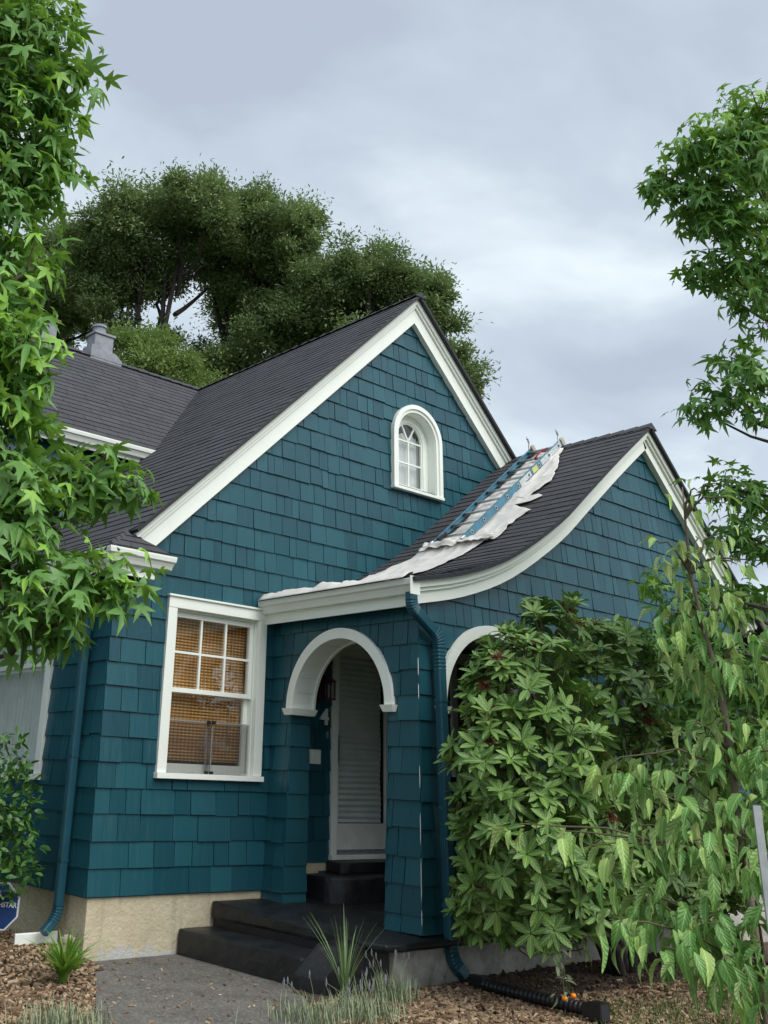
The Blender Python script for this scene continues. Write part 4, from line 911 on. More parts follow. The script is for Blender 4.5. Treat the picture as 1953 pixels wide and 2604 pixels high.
GR1 = m_leaf('strap_leaf', [(0, (0.07, 0.16, 0.02)), (0.5, (0.12, 0.25, 0.03)), (1, (0.19, 0.32, 0.05))], 0.4, 0.3, (0.3, 0.5, 0.06))
GR2 = m_leaf('grey_green_blade', [(0, (0.11, 0.18, 0.07)), (0.5, (0.17, 0.25, 0.10)), (1, (0.25, 0.32, 0.14))], 0.45, 0.2, (0.25, 0.36, 0.1))
LV1 = m_leaf('lavender_foliage', [(0, (0.12, 0.16, 0.085)), (0.5, (0.22, 0.26, 0.15)), (1, (0.34, 0.37, 0.24))], 0.7, 0.1, (0.2, 0.25, 0.1))
LV2 = m_plain('lavender_flower', (0.21, 0.20, 0.23), 0.8, 40, 0.1); RFL = m_plain('spent_red_bloom', (0.15, 0.022, 0.012), 0.7, 40, 0.15)
BARK1 = m_bark('grey_brown_bark', (0.10, 0.085, 0.07), (0.05, 0.042, 0.034)); BARK2 = m_bark('dark_bark', (0.05, 0.042, 0.035), (0.022, 0.018, 0.015)); TWIG = m_bark('green_brown_twig', (0.13, 0.115, 0.06), (0.085, 0.07, 0.04)); STEM = m_bark('dogwood_stem', (0.20, 0.155, 0.115), (0.12, 0.09, 0.065))

# ------------------------------------------------------------------ sweetgums (trunks just outside the frame)
STARS = [star_leaf(d, i) for i, d in enumerate((0.15, 0.35, 0.6, 0.4, 0.9, 0.25, 0.5, 0.75))]
def bend(a, b, n=6, sag=0.0, wob=0.0):
    a, b = np.array(a, float), np.array(b, float); t = np.linspace(0, 1, n)[:, None]; p = a+(b-a)*t; p[:, 2] += sag*np.sin(np.pi*t[:, 0]); p[1:-1] += rng.normal(size=(n-2, 3))*wob; return p
def sweetgum(label, foot, h, lean, clumps, leaf, dens, group=None, excl=None, off_clumps=(), pull=lambda y: 0, thin=1.0):
    """clumps: (px, py, dist, rx_m, rz_m, young share)"""
    root = empty('sweetgum_tree', foot); setp(root, label, 'tree', group); L = Leaves(STARS); fo = np.array(foot); top = fo+np.array(lean)
    MB().tube([(0, 0, -0.1)]+[tuple(p) for p in bend((0, 0, 0.3), np.array(lean), 8, 0, 0.03)], list(np.linspace(0.105, 0.02, 9)), 10).build('trunk', BARK1, root, smooth=True)
    spots = [(at(x+pull(y), y, d), rx*thin, rz*thin, yg) for x, y, d, rx, rz, yg in clumps]+[(np.array(c), rx, rz, yg) for c, rx, rz, yg in off_clumps]
    for c, rx, rz, yg in spots:
        t = np.clip((c[2]-0.35-fo[2])/h, 0.12, 0.97); b0 = np.array(lean)*t; path = bend(b0, c-fo, 6, -0.05, 0.02); MB().tube(path, list(np.linspace(0.022, 0.005, 6)), 6).build('limb', BARK1, root, smooth=True)
        n = int(dens*rx*rz)+14; 
        twn = max(3, n//9); tw = ball(twn)*rng.random((twn, 1))**0.45; tw = tw*[rx, rx, rz]; mb = MB()
        for q in tw: mb.tube([c-fo+q*0.15+[0, 0, -0.05*rz], c-fo+q*0.7+[0, 0, 0.02], c-fo+q], [0.006, 0.004, 0.002], 4)
        mb.build('twig', TWIG, root)
        k = np.repeat(np.arange(twn), 9)[:n]; n = len(k); out = unit(tw[k]+rng.normal(size=(n, 3))*0.02); offs = rng.normal(size=(n, 3))*[0.075, 0.075, 0.06]*(leaf/0.13)
        P = c+tw[k]*(0.75+0.28*rng.random((n, 1)))+offs; hz = unit(np.stack([out[:, 0], out[:, 1], out[:, 2]*0.2], 1)+unit(offs)*0.9)
        d = unit(hz*rng.uniform(.35, .9, (n, 1))+[0, 0, -1]*rng.uniform(.15, .8, (n, 1))+rng.normal(size=(n, 3))*0.30); nn = unit(hz*0.60+[0, 0, 0.75]+rng.normal(size=(n, 3))*0.30)
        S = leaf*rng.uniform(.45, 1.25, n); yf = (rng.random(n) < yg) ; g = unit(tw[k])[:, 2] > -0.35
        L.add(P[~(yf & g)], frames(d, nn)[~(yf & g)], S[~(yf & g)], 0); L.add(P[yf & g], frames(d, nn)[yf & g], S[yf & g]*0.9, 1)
    n = L.finish(root, [SG1, SG2], 300, excl=excl); print('LEAVES', label[:20], n); return root
lf = at(-190, 1500, 5.0); 
sweetgum('sweetgum tree with drooping star leaves overhanging the left corner of the house', (lf[0], lf[1], 0.0), 6.4, (-0.35, 0.35, 6.4),
  [(20, 10, 6.3, .42, .36, .10), (95, 60, 6.4, .40, .34, .06), (20, 150, 6.1, .40, .34, .18), (120, 170, 6.3, .36, .30, .14), (172, 105, 6.4, .15, .18, .35), (150, 230, 6.3, .22, .26, .12), (40, 270, 6.0, .42, .34, .22), (120, 310, 6.1, .30, .26, .16),
   (165, 320, 6.2, .13, .12, .05), (60, 390, 5.9, .34, .28, .22), (20, 480, 5.8, .36, .30, .10), (105, 390, 6.0, .22, .16, .30), (20, 580, 5.7, .36, .30, .10), (105, 585, 5.6, .17, .22, .65), (45, 660, 5.5, .26, .2, .2), (20, 640, 5.5, .3, .26, .35),
   (65, 730, 4.7, .20, .16, .92), (20, 780, 4.7, .26, .22, .85), (130, 730, 4.8, .12, .09, .7), (100, 800, 4.8, .14, .14, .55), (50, 850, 4.7, .26, .22, .45), (100, 870, 4.8, .12, .12, .4), (20, 930, 4.6, .26, .22, .35), (60, 970, 4.6, .20, .18, .40),
   (180, 1020, 4.7, .17, .13, .35), (275, 1030, 4.8, .16, .12, .40), (330, 1050, 4.8, .08, .07, .30), (270, 985, 4.8, .06, .05, .25), (130, 1060, 4.7, .24, .18, .30), (225, 1060, 4.8, .17, .13, .20), (30, 1060, 4.6, .26, .22, .30), (60, 1140, 4.6, .24, .2, .25),
   (150, 1130, 4.7, .18, .13, .20), (30, 1220, 4.6, .24, .2, .2), (80, 1290, 4.5, .22, .17, .12), (170, 1265, 4.5, .18, .13, .25), (225, 1235, 4.5, .12, .09, .75), (265, 1275, 4.5, .10, .09, .35), (25, 1310, 4.5, .22, .16, .15), (110, 1345, 4.5, .15, .08, .05)],
  0.115, 1250, pull=lambda y: -48 if y < 640 else (-66 if y < 965 else (-38 if y < 1200 else -14)), thin=0.95, off_clumps=[((lf[0]-.5, lf[1]+.2, 4.6), .7, .6, .1), ((lf[0]-.7, lf[1]-.3, 3.5), .7, .6, .1), ((lf[0]-.3, lf[1]+.3, 5.8), .7, .6, .1), ((lf[0]-.6, lf[1]+.1, 2.7), .6, .5, .1)])
rf = at(1860, 1300, 9.4)
sweetgum('sweetgum tree with star leaves standing beside the porch gable', (rf[0], rf[1], 0.0), 7.6, (-0.1, 0.1, 7.6),
  [(1640, 240, 9.6, .34, .28, .35), (1570, 300, 9.6, .42, .30, .45), (1490, 320, 9.5, .20, .18, .40), (1450, 385, 9.5, .24, .17, .30), (1425, 370, 9.5, .09, .08, .2), (1530, 400, 9.4, .42, .30, .15), (1620, 360, 9.5, .42, .34, .25), (1470, 440, 9.4, .20, .13, .1), (1600, 470, 9.4, .42, .32, .12), (1530, 490, 9.3, .24, .2, .12),
   (1545, 565, 9.3, .30, .17, .12), (1500, 590, 9.3, .10, .09, .05), (1620, 570, 9.3, .36, .26, .14), (1630, 640, 9.3, .26, .15, .05), (1650, 690, 9.3, .10, .22, .0), (1575, 770, 9.3, .14, .12, .05), (1620, 820, 9.2, .30, .2, .06), (1560, 860, 9.2, .28, .14, .08), (1510, 885, 9.2, .16, .09, .05), (1640, 880, 9.2, .22, .16, .0),
   (1560, 1040, 9.6, .22, .16, .1), (1620, 1080, 9.6, .32, .26, .08), (1590, 1150, 9.7, .26, .2, .05), (1640, 1180, 9.7, .22, .2, .05), (1430, 1260, 9.5, .24, .12, .55), (1500, 1300, 9.5, .34, .18, .25), (1590, 1300, 9.6, .36, .2, .1), (1450, 1370, 9.5, .28, .2, .08), (1560, 1420, 9.5, .40, .3, .05), (1640, 1440, 9.5, .3, .3, .05), (1620, 1560, 9.5, .34, .3, .05), (1500, 1500, 9.6, .34, .26, .05), (1640, 1680, 9.4, .3, .3, .05)],
  0.118, 1250, thin=0.95, excl=lambda P: (proj(P)[:, 1] < 1250), off_clumps=[((rf[0]+.6, rf[1]+.2, 6.4), .8, .7, .1), ((rf[0]+.7, rf[1]-.3, 4.4), .8, .7, .1), ((rf[0]+.3, rf[1]+.3, 7.6), .8, .7, .2), ((rf[0]+.6, rf[1]+.1, 3.0), .7, .6, .1)]+[(rf+right*q_+np.array([0, 0, zz_-rf[2]]), .7, .6, .1) for q_, zz_ in ((.5, 5.2), (.9, 6.0), (.6, 7.2), (1.1, 4.6), (.8, 3.6))])

# ------------------------------------------------------------------ rhododendron
rb = empty('rhododendron_bush', (4.0, -2.62, 0.0)); setp(rb, 'large rhododendron bush with whorled leaves and spent red blooms before the porch', 'bush')
blobs = []
for x, y, Y, r, rz in ((1185, 1365, -2.85, .42, .32), (1110, 1445, -2.95, .34, .28), (1085, 1500, -3.0, .30, .28), (1150, 1500, -3.1, .50, .45), (1320, 1400, -2.7, .46, .30), (1290, 1520, -3.0, .55, .5), (1048, 1615, -2.85, .24, .22), (1098, 1645, -3.1, .46, .46), (1200, 1650, -3.25, .60, .55), (1330, 1620, -3.0, .50, .5),
                       (1075, 1770, -2.95, .36, .36), (1140, 1810, -3.25, .55, .5), (1280, 1800, -3.2, .60, .55), (1080, 1900, -2.95, .36, .30), (1180, 1930, -3.15, .5, .36), (1300, 1930, -3.1, .5, .36), (1060, 1975, -2.8, .26, .18), (1180, 2010, -2.9, .34, .18), (1420, 1520, -2.8, .5, .5), (1420, 1700, -2.9, .5, .5), (1400, 1880, -2.9, .5, .45), (1500, 1640, -2.75, .5, .5), (1500, 1820, -2.8, .5, .5), (1580, 1560, -2.7, .5, .5), (1600, 1730, -2.75, .55, .5), (1610, 1900, -2.8, .5, .45), (1510, 1960, -2.85, .42, .34), (1470, 1420, -2.65, .40, .34)):
    blobs.append((on_y(x, y, Y), np.array([r, r*0.85, rz])))
RHT = [oval_leaf(0.172, bnd, 0.05, 7, 0, 1.15, 0.55) for bnd in (0.06, 0.16, 0.28)]
L = Leaves(RHT); wh = []; twm = MB(); blooms = 0; ro = np.array(rb.location)
for bi, (c, r) in enumerate(blobs):
    n = int(125*(r[0]*r[2])**0.9+22); d = ball(n*2); d = d[d[:, 2] > -0.75][:n]
    for sc_ in (1.0, 0.72):
        p = c+d*r*(sc_*rng.uniform(.80, 1.16, (len(d), 1))); keep = p[:, 1] < -2.16; keep &= p[:, 2] > 0.22
        for bj, (c2, r2) in enumerate(blobs):
            if bj != bi: keep &= (np.linalg.norm((p-c2)/r2, axis=1) > (0.72 if sc_ == 1.0 else 0.5))
        if sc_ < 1: keep &= rng.random(len(d)) < 0.6
        for q, nn in zip(p[keep], d[keep]): wh.append((q, nn, sc_, c))
print('WHORLS', len(wh))
bl = []
for q, nn, sc_, c in wh:
    ax = unit(nn*0.75+np.array([0, -0.10, 0.65])+rng.normal(size=3)*0.18); k = rng.integers(6, 10); a0 = rng.random()*6.28; e1 = unit(np.cross(ax, [0.3, 0.5, 0.1])); e2 = np.cross(ax, e1)
    ang = a0+np.arange(k)*2*math.pi/k+rng.normal(size=k)*0.15; elev = rng.uniform(0.08, 0.75)+rng.normal(size=k)*0.16; rad = np.cos(ang)[:, None]*e1+np.sin(ang)[:, None]*e2
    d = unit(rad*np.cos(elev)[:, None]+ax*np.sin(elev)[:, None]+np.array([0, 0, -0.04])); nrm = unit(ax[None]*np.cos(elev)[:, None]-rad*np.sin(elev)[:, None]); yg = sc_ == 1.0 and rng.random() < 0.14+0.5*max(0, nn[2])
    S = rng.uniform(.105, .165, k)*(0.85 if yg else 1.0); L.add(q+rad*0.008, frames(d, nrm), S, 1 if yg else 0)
    if sc_ == 1.0: twm.tube([q-ax*0.16+rng.normal(size=3)*0.02-ro+(c-q)*0.15, q-ax*0.06-ro, q-ro], [0.006, 0.005, 0.004], 4)
    if sc_ == 1.0 and rng.random() < 0.085 and len(bl) < 40: bl.append((q, ax, nn))
L.finish(rb, [RH1, RH2], 300, lcs=True, excl=lambda P: (proj(P)[:, 0] < 1400) & (P[:, 1] < -2.3))
twm.build('twig', TWIG, rb)
for q, ax, nn in bl:
    mb = MB(); e1 = unit(np.cross(ax, [.3, .5, .1])); e2 = np.cross(ax, e1)
    for i in range(24):
        a = rng.random()*6.28; d = unit(ax*rng.uniform(-.2, .9)+(math.cos(a)*e1+math.sin(a)*e2)*rng.uniform(.4, 1)); p = q-ro+ax*0.015; l = rng.uniform(.045, .095); mb.tube([p, p+d*l*0.6, p+d*l+np.array([0, 0, -0.018])], [0.003, 0.004, 0.0055], 4)
    mb.build('spent_bloom', RFL, rb)
for k in range(5):
    a = k*1.3; tgt = blobs[(k*4+3) % len(blobs)][0]-ro; MB().tube(bend((0.08*math.cos(a), 0.06*math.sin(a), -0.05), tgt, 7, 0.08, 0.03), list(np.linspace(0.055, 0.014, 7)), 8).build('stem', BARK2, rb, smooth=True)

# ------------------------------------------------------------------ young dogwood and metal stake close to the camera
sp = [at(*p) for p in ((1668, 2330, 3.75), (1645, 2100, 3.8), (1608, 1880, 3.85), (1580, 1640, 3.9), (1556, 1480, 3.95), (1520, 1360, 4.0), (1492, 1240, 4.05), (1480, 1120, 4.1), (1474, 1052, 4.1))]
foot = sp[0].copy(); foot[2] = 0.0; foot[:2] += (sp[0]-sp[1])[:2]*1.2
dw = empty('young_dogwood_tree', tuple(foot)); setp(dw, 'slender young dogwood tree with pale drooping curled leaves beside a metal stake', 'tree')
MB().tube([np.array([0, 0, -0.05])]+[p-foot for p in sp], [0.022, 0.018, 0.016, 0.014, 0.012, 0.010, 0.008, 0.006, 0.004, 0.002], 8).build('trunk', STEM, dw, smooth=True)
DWT = [curl_leaf(i) for i in range(7)]; L = Leaves(DWT); tm = MB()
def near_trunk(p):
    q = min(sp[1:], key=lambda s: abs(s[2]-(p[2]-0.10))); return q
DT_ = [(1478, 1075, 5, 4.1, .9), (1448, 1095, 5, 4.1, 1), (1440, 1175, 5, 4.05, 1), (1618, 1085, 4, 4.0, 1), (1605, 1165, 6, 4.0, .9), (1480, 1170, 5, 4.1, .9), (1530, 1200, 7, 4.0, .9), (1455, 1235, 3, 4.0, .9), (1495, 1240, 9, 4.05, .8), (1570, 1250, 10, 4.0, .75), (1640, 1240, 5, 4.0, .8), (1470, 1310, 9, 4.0, .7), (1510, 1320, 13, 4.0, .6), (1600, 1320, 12, 4.0, .6),
 (1455, 1370, 8, 4.0, .6), (1480, 1400, 12, 3.95, .5), (1560, 1400, 13, 3.95, .5), (1640, 1410, 9, 3.9, .5), (1520, 1470, 10, 3.95, .4), (1610, 1480, 10, 3.9, .4), (1560, 1560, 11, 3.9, .3), (1500, 1560, 9, 3.95, .3), (1630, 1580, 10, 3.85, .3), (1450, 1590, 8, 3.9, .35), (1520, 1650, 11, 3.85, .3), (1610, 1670, 11, 3.8, .3),
 (1350, 1690, 12, 3.8, .45), (1400, 1720, 10, 3.8, .35), (1460, 1710, 9, 3.85, .3), (1560, 1740, 12, 3.8, .25), (1640, 1760, 9, 3.7, .25), (1480, 1800, 9, 3.8, .3), (1235, 1815, 2, 3.7, 1), (1290, 1800, 4, 3.7, .9), (1180, 1800, 2, 3.7, 1), (1300, 1860, 7, 3.7, .75), (1430, 1800, 8, 3.75, .55), (1450, 1850, 11, 3.7, .35), (1530, 1850, 11, 3.7, .25), (1610, 1860, 10, 3.65, .2),
 (1310, 1930, 10, 3.65, .45), (1360, 1960, 8, 3.65, .25), (1420, 1950, 8, 3.65, .25), (1560, 1960, 8, 3.6, .15), (1380, 2010, 11, 3.6, .2), (1440, 2060, 12, 3.55, .15), (1500, 2100, 12, 3.55, .1), (1570, 2110, 12, 3.5, .15), (1630, 2010, 9, 3.55, .15), (1630, 2140, 11, 3.45, .2), (1470, 1990, 8, 3.65, .15), (1540, 2030, 9, 3.6, .15), (1590, 2180, 9, 3.45, .15)]
for x, y, k, d_, yg in DT_:
    k = max(2, int(k*(0.85 if y < 1290 else (1.5 if y < 1600 else 2.0)))+1); c = at(x, y-22, d_)+rng.normal(size=3)*[.06, .06, .01]; t0 = near_trunk(c); path = bend(t0, c, 6, 0.04, 0.008)-foot; tm.tube(path, [.006, .005, .004, .0035, .003, .002], 5)
    al = unit(c-t0) if np.linalg.norm(c-t0) > .05 else np.array([0, 0, 1.]); side = unit(np.cross(al, [0, 0, 1]))
    s_ = rng.random(k); base = c+rng.normal(size=(k, 3))*[.045, .045, .03]-al*(s_[:, None]**1.2)*min(0.22, np.linalg.norm(c-t0)*.8); sg = np.where(np.arange(k) % 2 == 0, 1, -1)[:, None]
    out = unit(al*rng.uniform(.1, .9, (k, 1))+side*sg*rng.uniform(.4, 1.1, (k, 1))+rng.normal(size=(k, 3))*0.25); out[:, 2] *= 0.4; out = unit(out)
    d = unit(out*rng.uniform(.55, 1.0, (k, 1))+[0, 0, -1]*rng.uniform(.3, 1.15, (k, 1))); nn = unit(out*0.6+[0, 0, 1.0]+rng.normal(size=(k, 3))*0.42); f = frames(d, nn); S = rng.uniform(.052, .115, k)*(0.80 if y < 1330 else 1); yo = rng.random(k) < yg
    P = base+out*0.012
    L.add(P[~yo], f[~yo], S[~yo], 0); L.add(P[yo], f[yo], S[yo], 1)
tm.build('twig', TWIG, dw); print('DOGWOOD', L.finish(dw, [DW1, DW2], 300, lcs=True))
a, b_ = at(1634, 1740, 3.42), at(1658, 2190, 3.40); ft = a+(b_-a)*((a[2]+0.05)/(a[2]-b_[2])); stv = empty('metal_stake', (a[0], a[1], 0)); setp(stv, 'bare galvanised metal stake standing behind the young dogwood', 'stake')
MB().box(-0.0115, 0.0115, -0.003, 0.003, -0.1, a[2]).build('stake_flange', METAL, stv); MB().box(-0.003, 0.003, 0.0035, 0.022, -0.1, a[2]).build('stake_web', METAL, stv); stv.rotation_euler.z = math.radians(-38)

# ------------------------------------------------------------------ glossy shrub and yard sign by the side wall
gs = empty('glossy_shrub', (-0.75, 1.35, 0.05)); setp(gs, 'clipped glossy leaved shrub beside the side window', 'shrub'); go = np.array(gs.location)
GL = [oval_leaf(0.24, .2, .05, 4), oval_leaf(0.22, .35, .04, 4)]; L = Leaves(GL)
for x, y, d_, r, rz in ((10, 1640, 10.1, .26, .24), (20, 1730, 10.0, .28, .28), (15, 1830, 10.0, .30, .28), (-50, 1740, 10.0, .5, .5), (30, 1790, 9.9, .22, .2), (10, 1890, 10.0, .3, .2), (-60, 1880, 10, .5, .3)):
    c = at(x, y, d_); n = int(2300*r*rz); u = ball(n); P = c+u*[r, r, rz]*(rng.uniform(.55, 1.05, (n, 1))); d = unit(u*0.7+[0, 0, .25]+rng.normal(size=(n, 3))*.5); nn = unit(u*.5+[0, 0, .8]+rng.normal(size=(n, 3))*.35); L.add(P, frames(d, nn), rng.uniform(.06, .10, n), 0)
L.finish(gs, [CM1], 200)
for k in range(4): MB().tube(bend((0.05*k-.1, 0, -.05), at(-30+k*20, 1800, 10.0)-go, 6, .05, .03), list(np.linspace(.03, .01, 6)), 6).build('stem', BARK1, gs)
sg_ = on_x(-2, 1957, -0.55); yard = empty('yard_sign', (sg_[0], sg_[1], 0.0)); setp(yard, 'blue octagonal security yard sign with white lettering on a stake', 'sign'); yard.rotation_euler.z = math.radians(-52)
SBL = m_plain('sign_blue', (0.012, 0.055, 0.21), 0.35, 10, 0.1); SBK = m_plain('sign_white', (0.75, 0.77, 0.80), 0.4); r8 = 0.20; zc = sg_[2]
oc = lambda r: [(r*math.cos(math.pi/8+k*math.pi/4), zc+r*math.sin(math.pi/8+k*math.pi/4)) for k in range(8)]
fix_normals(MB().prism(oc(r8), lambda u, v, w: (u, -w, v), -0.004, 0.004).build('sign_border', SBK, yard)); fix_normals(MB().prism(oc(r8*.93), lambda u, v, w: (u, -w, v), 0.0045, 0.006).build('sign_panel', SBL, yard))
def text(name, body, size, m, parent, loc, rot, ext=0.001):
    cu = bpy.data.curves.new(name, 'FONT'); cu.body = body; cu.size = size; cu.extrude = ext; cu.align_x = 'CENTER'; cu.offset = size*0.02
    t_ = bpy.data.objects.new('tmp', cu); COL.objects.link(t_); dg = bpy.context.evaluated_depsgraph_get(); me = bpy.data.meshes.new_from_object(t_.evaluated_get(dg)); bpy.data.objects.remove(t_); me.materials.clear(); me.materials.append(m); o = bpy.data.objects.new(name, me); COL.objects.link(o); o.parent = parent; o.location = loc; o.rotation_euler = rot; return o
text('lettering', 'HSTAR', 0.056, SBK, yard, (0.080, -0.0075, zc-0.005), (math.pi/2, 0, 0)); MB().prism([(-0.02, zc+.06), (0, zc+.125), (.02, zc+.06), (0, zc+.075)], lambda u, v, w: (u, -w, v), .0065, .008).build('star_mark', SBK, yard)
bx('stake', METAL, yard, -0.012, 0.012, 0.005, 0.012, -0.1, zc-.05)

# ------------------------------------------------------------------ ladder and drop cloth on the porch roof
def hit_porch(x, y, off=0.0):
    r = ray(x, y); t = 8.0; r = r/np.linalg.norm(r); prev = None
    while t < 20:
        p = CAM+r*t; h = p[2]-porch_top(p[0])-off
        if prev is not None and prev < 0 <= h or prev is not None and prev > 0 >= h: return p
        prev = h; t += 0.01
    return p
lb = np.array([3.80, -0.90, porch_top(3.80)+0.085]); lt = np.array([6.05, -0.745, 5.87]); ldir = unit(lt-lb); lup = unit(np.array([-ldir[2], 0, ldir[0]]))
lad = empty('extension_ladder', tuple(lb)); setp(lad, 'blue fibreglass ladder with aluminium rungs lying on the porch roof', 'ladder'); Ln = np.linalg.norm(lt-lb)
YN, YF = -0.235, 0.235                            # rails, relative to the ladder's foot
def lp(s, y, w): return ldir*s+lup*w+np.array([0, y, 0])
for y, sg in ((YN, -1), (YF, 1)):
    hh = 0.04 if sg < 0 else 0.026
    rl = MB().sweep([lp(0.0, y, 0), lp(Ln, y, 0)], [(-0.014*sg, -hh), (0.014*sg, -hh), (0.014*sg, -hh+.007), (-0.008*sg, -hh+.007), (-0.008*sg, hh-.007), (0.014*sg, hh-.007), (0.014*sg, hh), (-0.014*sg, hh)], (0, -1, 0)); rl = fix_normals(rl.build('rail', LBLUE, lad))
    if sg == -1:
        fix_normals(MB().sweep([lp(2.15, y-0.0165, 0), lp(Ln-0.05, y-0.0165, 0)], [(-.0015, -.036), (.0015, -.036), (.0015, .036), (-.0015, .036)], (0, -1, 0)).build('worn_label', PALE, rl))
        fix_normals(MB().sweep([lp(1.88, y-0.0165, 0), lp(2.03, y-0.0165, 0)], [(-.0015, -.034), (.0015, -.034), (.0015, .034), (-.0015, .034)], (0, -1, 0)).build('yellow_sticker', YELLOW, rl)); fix_normals(MB().sweep([lp(1.5, y-0.0165, 0), lp(1.82, y-0.0165, 0)], [(-.0015, -.034), (.0015, -.034), (.0015, .034), (-.0015, .034)], (0, -1, 0)).build('worn_label', PALE, rl))
    fo_ = empty('shoe'); fo_.parent = lad
    MB().sweep([lp(-0.05, y, -0.01), lp(0.02, y, -0.01)], rectsec(.022, .05), (0, 1, 0)).build('shoe_plate', ALU, fo_); MB().sweep([lp(-0.075, y, -0.03), lp(-0.052, y, -0.03)], rectsec(.03, .035), (0, 1, 0)).build('shoe_pad', DARKP, fo_)
    hk = empty('roof_hook'); hk.parent = lad; MB().tube([lp(Ln-0.06, y, .03), lp(Ln+.0, y, .10), lp(Ln+.02, y, .17), lp(Ln-0.03, y-.03, .19), lp(Ln-.06, y-.04, .175)], .013, 6).build('hook_bar', ALU, hk); MB().sweep([lp(Ln-.02, y, 0.0), lp(Ln+.055, y, 0.0)], rectsec(.026, .05), (0, 1, 0)).build('end_cap', TERRA, hk)
nr = 9
for i in range(nr):
    s = 0.17+i*(Ln-0.30)/(nr-1); rg = MB().tube([lp(s, YN-.012, 0), lp(s, YF+.012, 0)], 0.017, 10).build('rung', ALU, lad, smooth=True)
    MB().tube([lp(s, YN-.0165, 0), lp(s, YN-.021, 0)], .026, 12).build('rung_ferrule', ALU, rg); MB().tube([lp(s, YN-.0205, 0), lp(s, YN-.0225, 0)], .015, 10).build('rung_hole', DARKP, rg)
    if i in (7,): MB().tube([lp(s, YN+.16, 0), lp(s, YN+.20, 0)], 0.024, 10).build('red_strap', RED, rg)
MB().tube([lp(Ln-.42, YN+.18, .02), lp(Ln-.30, YN+.17, .03), lp(Ln-.18, YN+.12, .02)], .012, 6).build('red_rope', RED, lad)
MB().tube([lp(0.06, YF-.06, .03), lp(0.20, YF-.10, .03)], .022, 8).build('lock_sleeve', DARKP, lad)

# cloth: mapped on the roof surface (u across, s up the slope)
edge_px = [(800, 1262), (890, 1247), (960, 1232), (1005, 1212), (1022, 1190), (1018, 1180), (1062, 1163), (1075, 1150), (1095, 1130), (1133, 1105), (1132, 1088), (1095, 1096), (1130, 1075), (1165, 1070), (1180, 1042), (1192, 1010), (1204, 968)]
E_ = []
for p in edge_px: q = hit_porch(*p, 0.02); E_.append((float(np.interp(q[0], PORX, sPL.S)), q[1]))
E_ = sorted([(max(0.0, s), max(-2.2, y)) for s, y in E_]); es = np.array([e[0] for e in E_]); ey = np.array([e[1] for e in E_])
from math import sin, cos
def cloth_grid(name, s0, s1, yl, yr, ns, nu, h, root):
    V = []; 
    for j in range(ns+1):
        s = s0+(s1-s0)*j/ns; a, b2 = yl(s), yr(s)
        for i in range(nu+1):
            t = i/nu; y = a+(b2-a)*t; wr = h(s, y, t); V.append(sPL(y, s, 0.012+wr))
    F = [(j*(nu+1)+i, j*(nu+1)+i+1, (j+1)*(nu+1)+i+1, (j+1)*(nu+1)+i) for j in range(ns) for i in range(nu)]
    o = MB().add(V, F).build(name, CLOTH, root, smooth=True); md = o.modifiers.new('thick', 'SOLIDIFY'); md.thickness = 0.003; md.offset = 1; return o
from mathutils import noise as mno
def wrk(s, y, t):
    q = Vector((s*2.3, y*4.2, 0)); n1_ = mno.noise(q+Vector((mno.noise(q*1.7)*.7, 0, 3))); rid = (1-abs(mno.noise(Vector((s*1.5+y*2.2, y*5.0-s*1.1, 7)))))**5
    return max(0.0, 0.006+0.009*n1_+0.022*rid**1.6+0.007*(1-abs(mno.noise(Vector((s*6+y*3, y*15, 1)))))**6+0.004*mno.noise(Vector((s*11, y*14, 1))))
cl = empty('drop_cloth', (2.6, -0.8, porch_top(2.6))); setp(cl, 'crumpled white canvas drop cloth spread under the ladder on the porch roof', 'drop cloth')
SB = float(np.interp(3.80, PORX, sPL.S)); STOP = float(np.interp(6.02, PORX, sPL.S))
yr_ = lambda s: float(np.interp(s, es, ey)); 
lo_l = lambda s: -0.06-0.50*min(1, max(0, (s-0.9)/1.3))
def low_h(s, y, t): return min(1, max(0, (s+.06)/.11))*low_h0(s, y, t)
def low_h0(s, y, t): return 0.022*max(0, 1-abs(s)/.6)+wrk(s, y, t)*0.9+0.035*math.exp(-((s-SB)/0.10)**2)*(1+0.8*mno.noise(Vector((y*7, s*3, 5))))+0.026*math.exp(-((s-.05)/0.14)**2)*max(0, 0.75+1.3*mno.noise(Vector((y*4.3, s*5, 2))))*(1 if y > -1.3 else 0.25)
def fold_h(s, y, t): return 0.030+wrk(s*1.3+2, y, t)*1.5+0.05*max(0, mno.noise(Vector((y*6, s*14, 9)))+.2)
base = np.array(cl.location)
def shift(o):
    me = o.data; n = len(me.vertices); c = np.empty(n*3, np.float32); me.vertices.foreach_get('co', c); c = c.reshape(-1, 3)-base; me.vertices.foreach_set('co', c.astype(np.float32).ravel()); me.update()
def wavy(s): return 0.05*mno.noise(Vector((s*3.1, 4, 4)))+0.035*mno.noise(Vector((s*8, 1, 2)))
shift(cloth_grid('lower_sheet', -0.06, SB+0.06, lo_l, lambda s: max(-2.15, yr_(s)+wavy(s)*.6), 70, 44, low_h, cl))
shift(cloth_grid('upper_sheet', SB-0.02, STOP, lambda s: -0.62-0.04*sin(s*5), lambda s: yr_(s)-.10+wavy(s), 80, 34, lambda s, y, t: wrk(s, y, t)*0.9+0.004, cl))
shift(cloth_grid('bunched_fold', SB-0.10, SB+0.10, lambda s: -0.55, lambda s: yr_(s)-0.06+wavy(s*3), 20, 40, fold_h, cl))

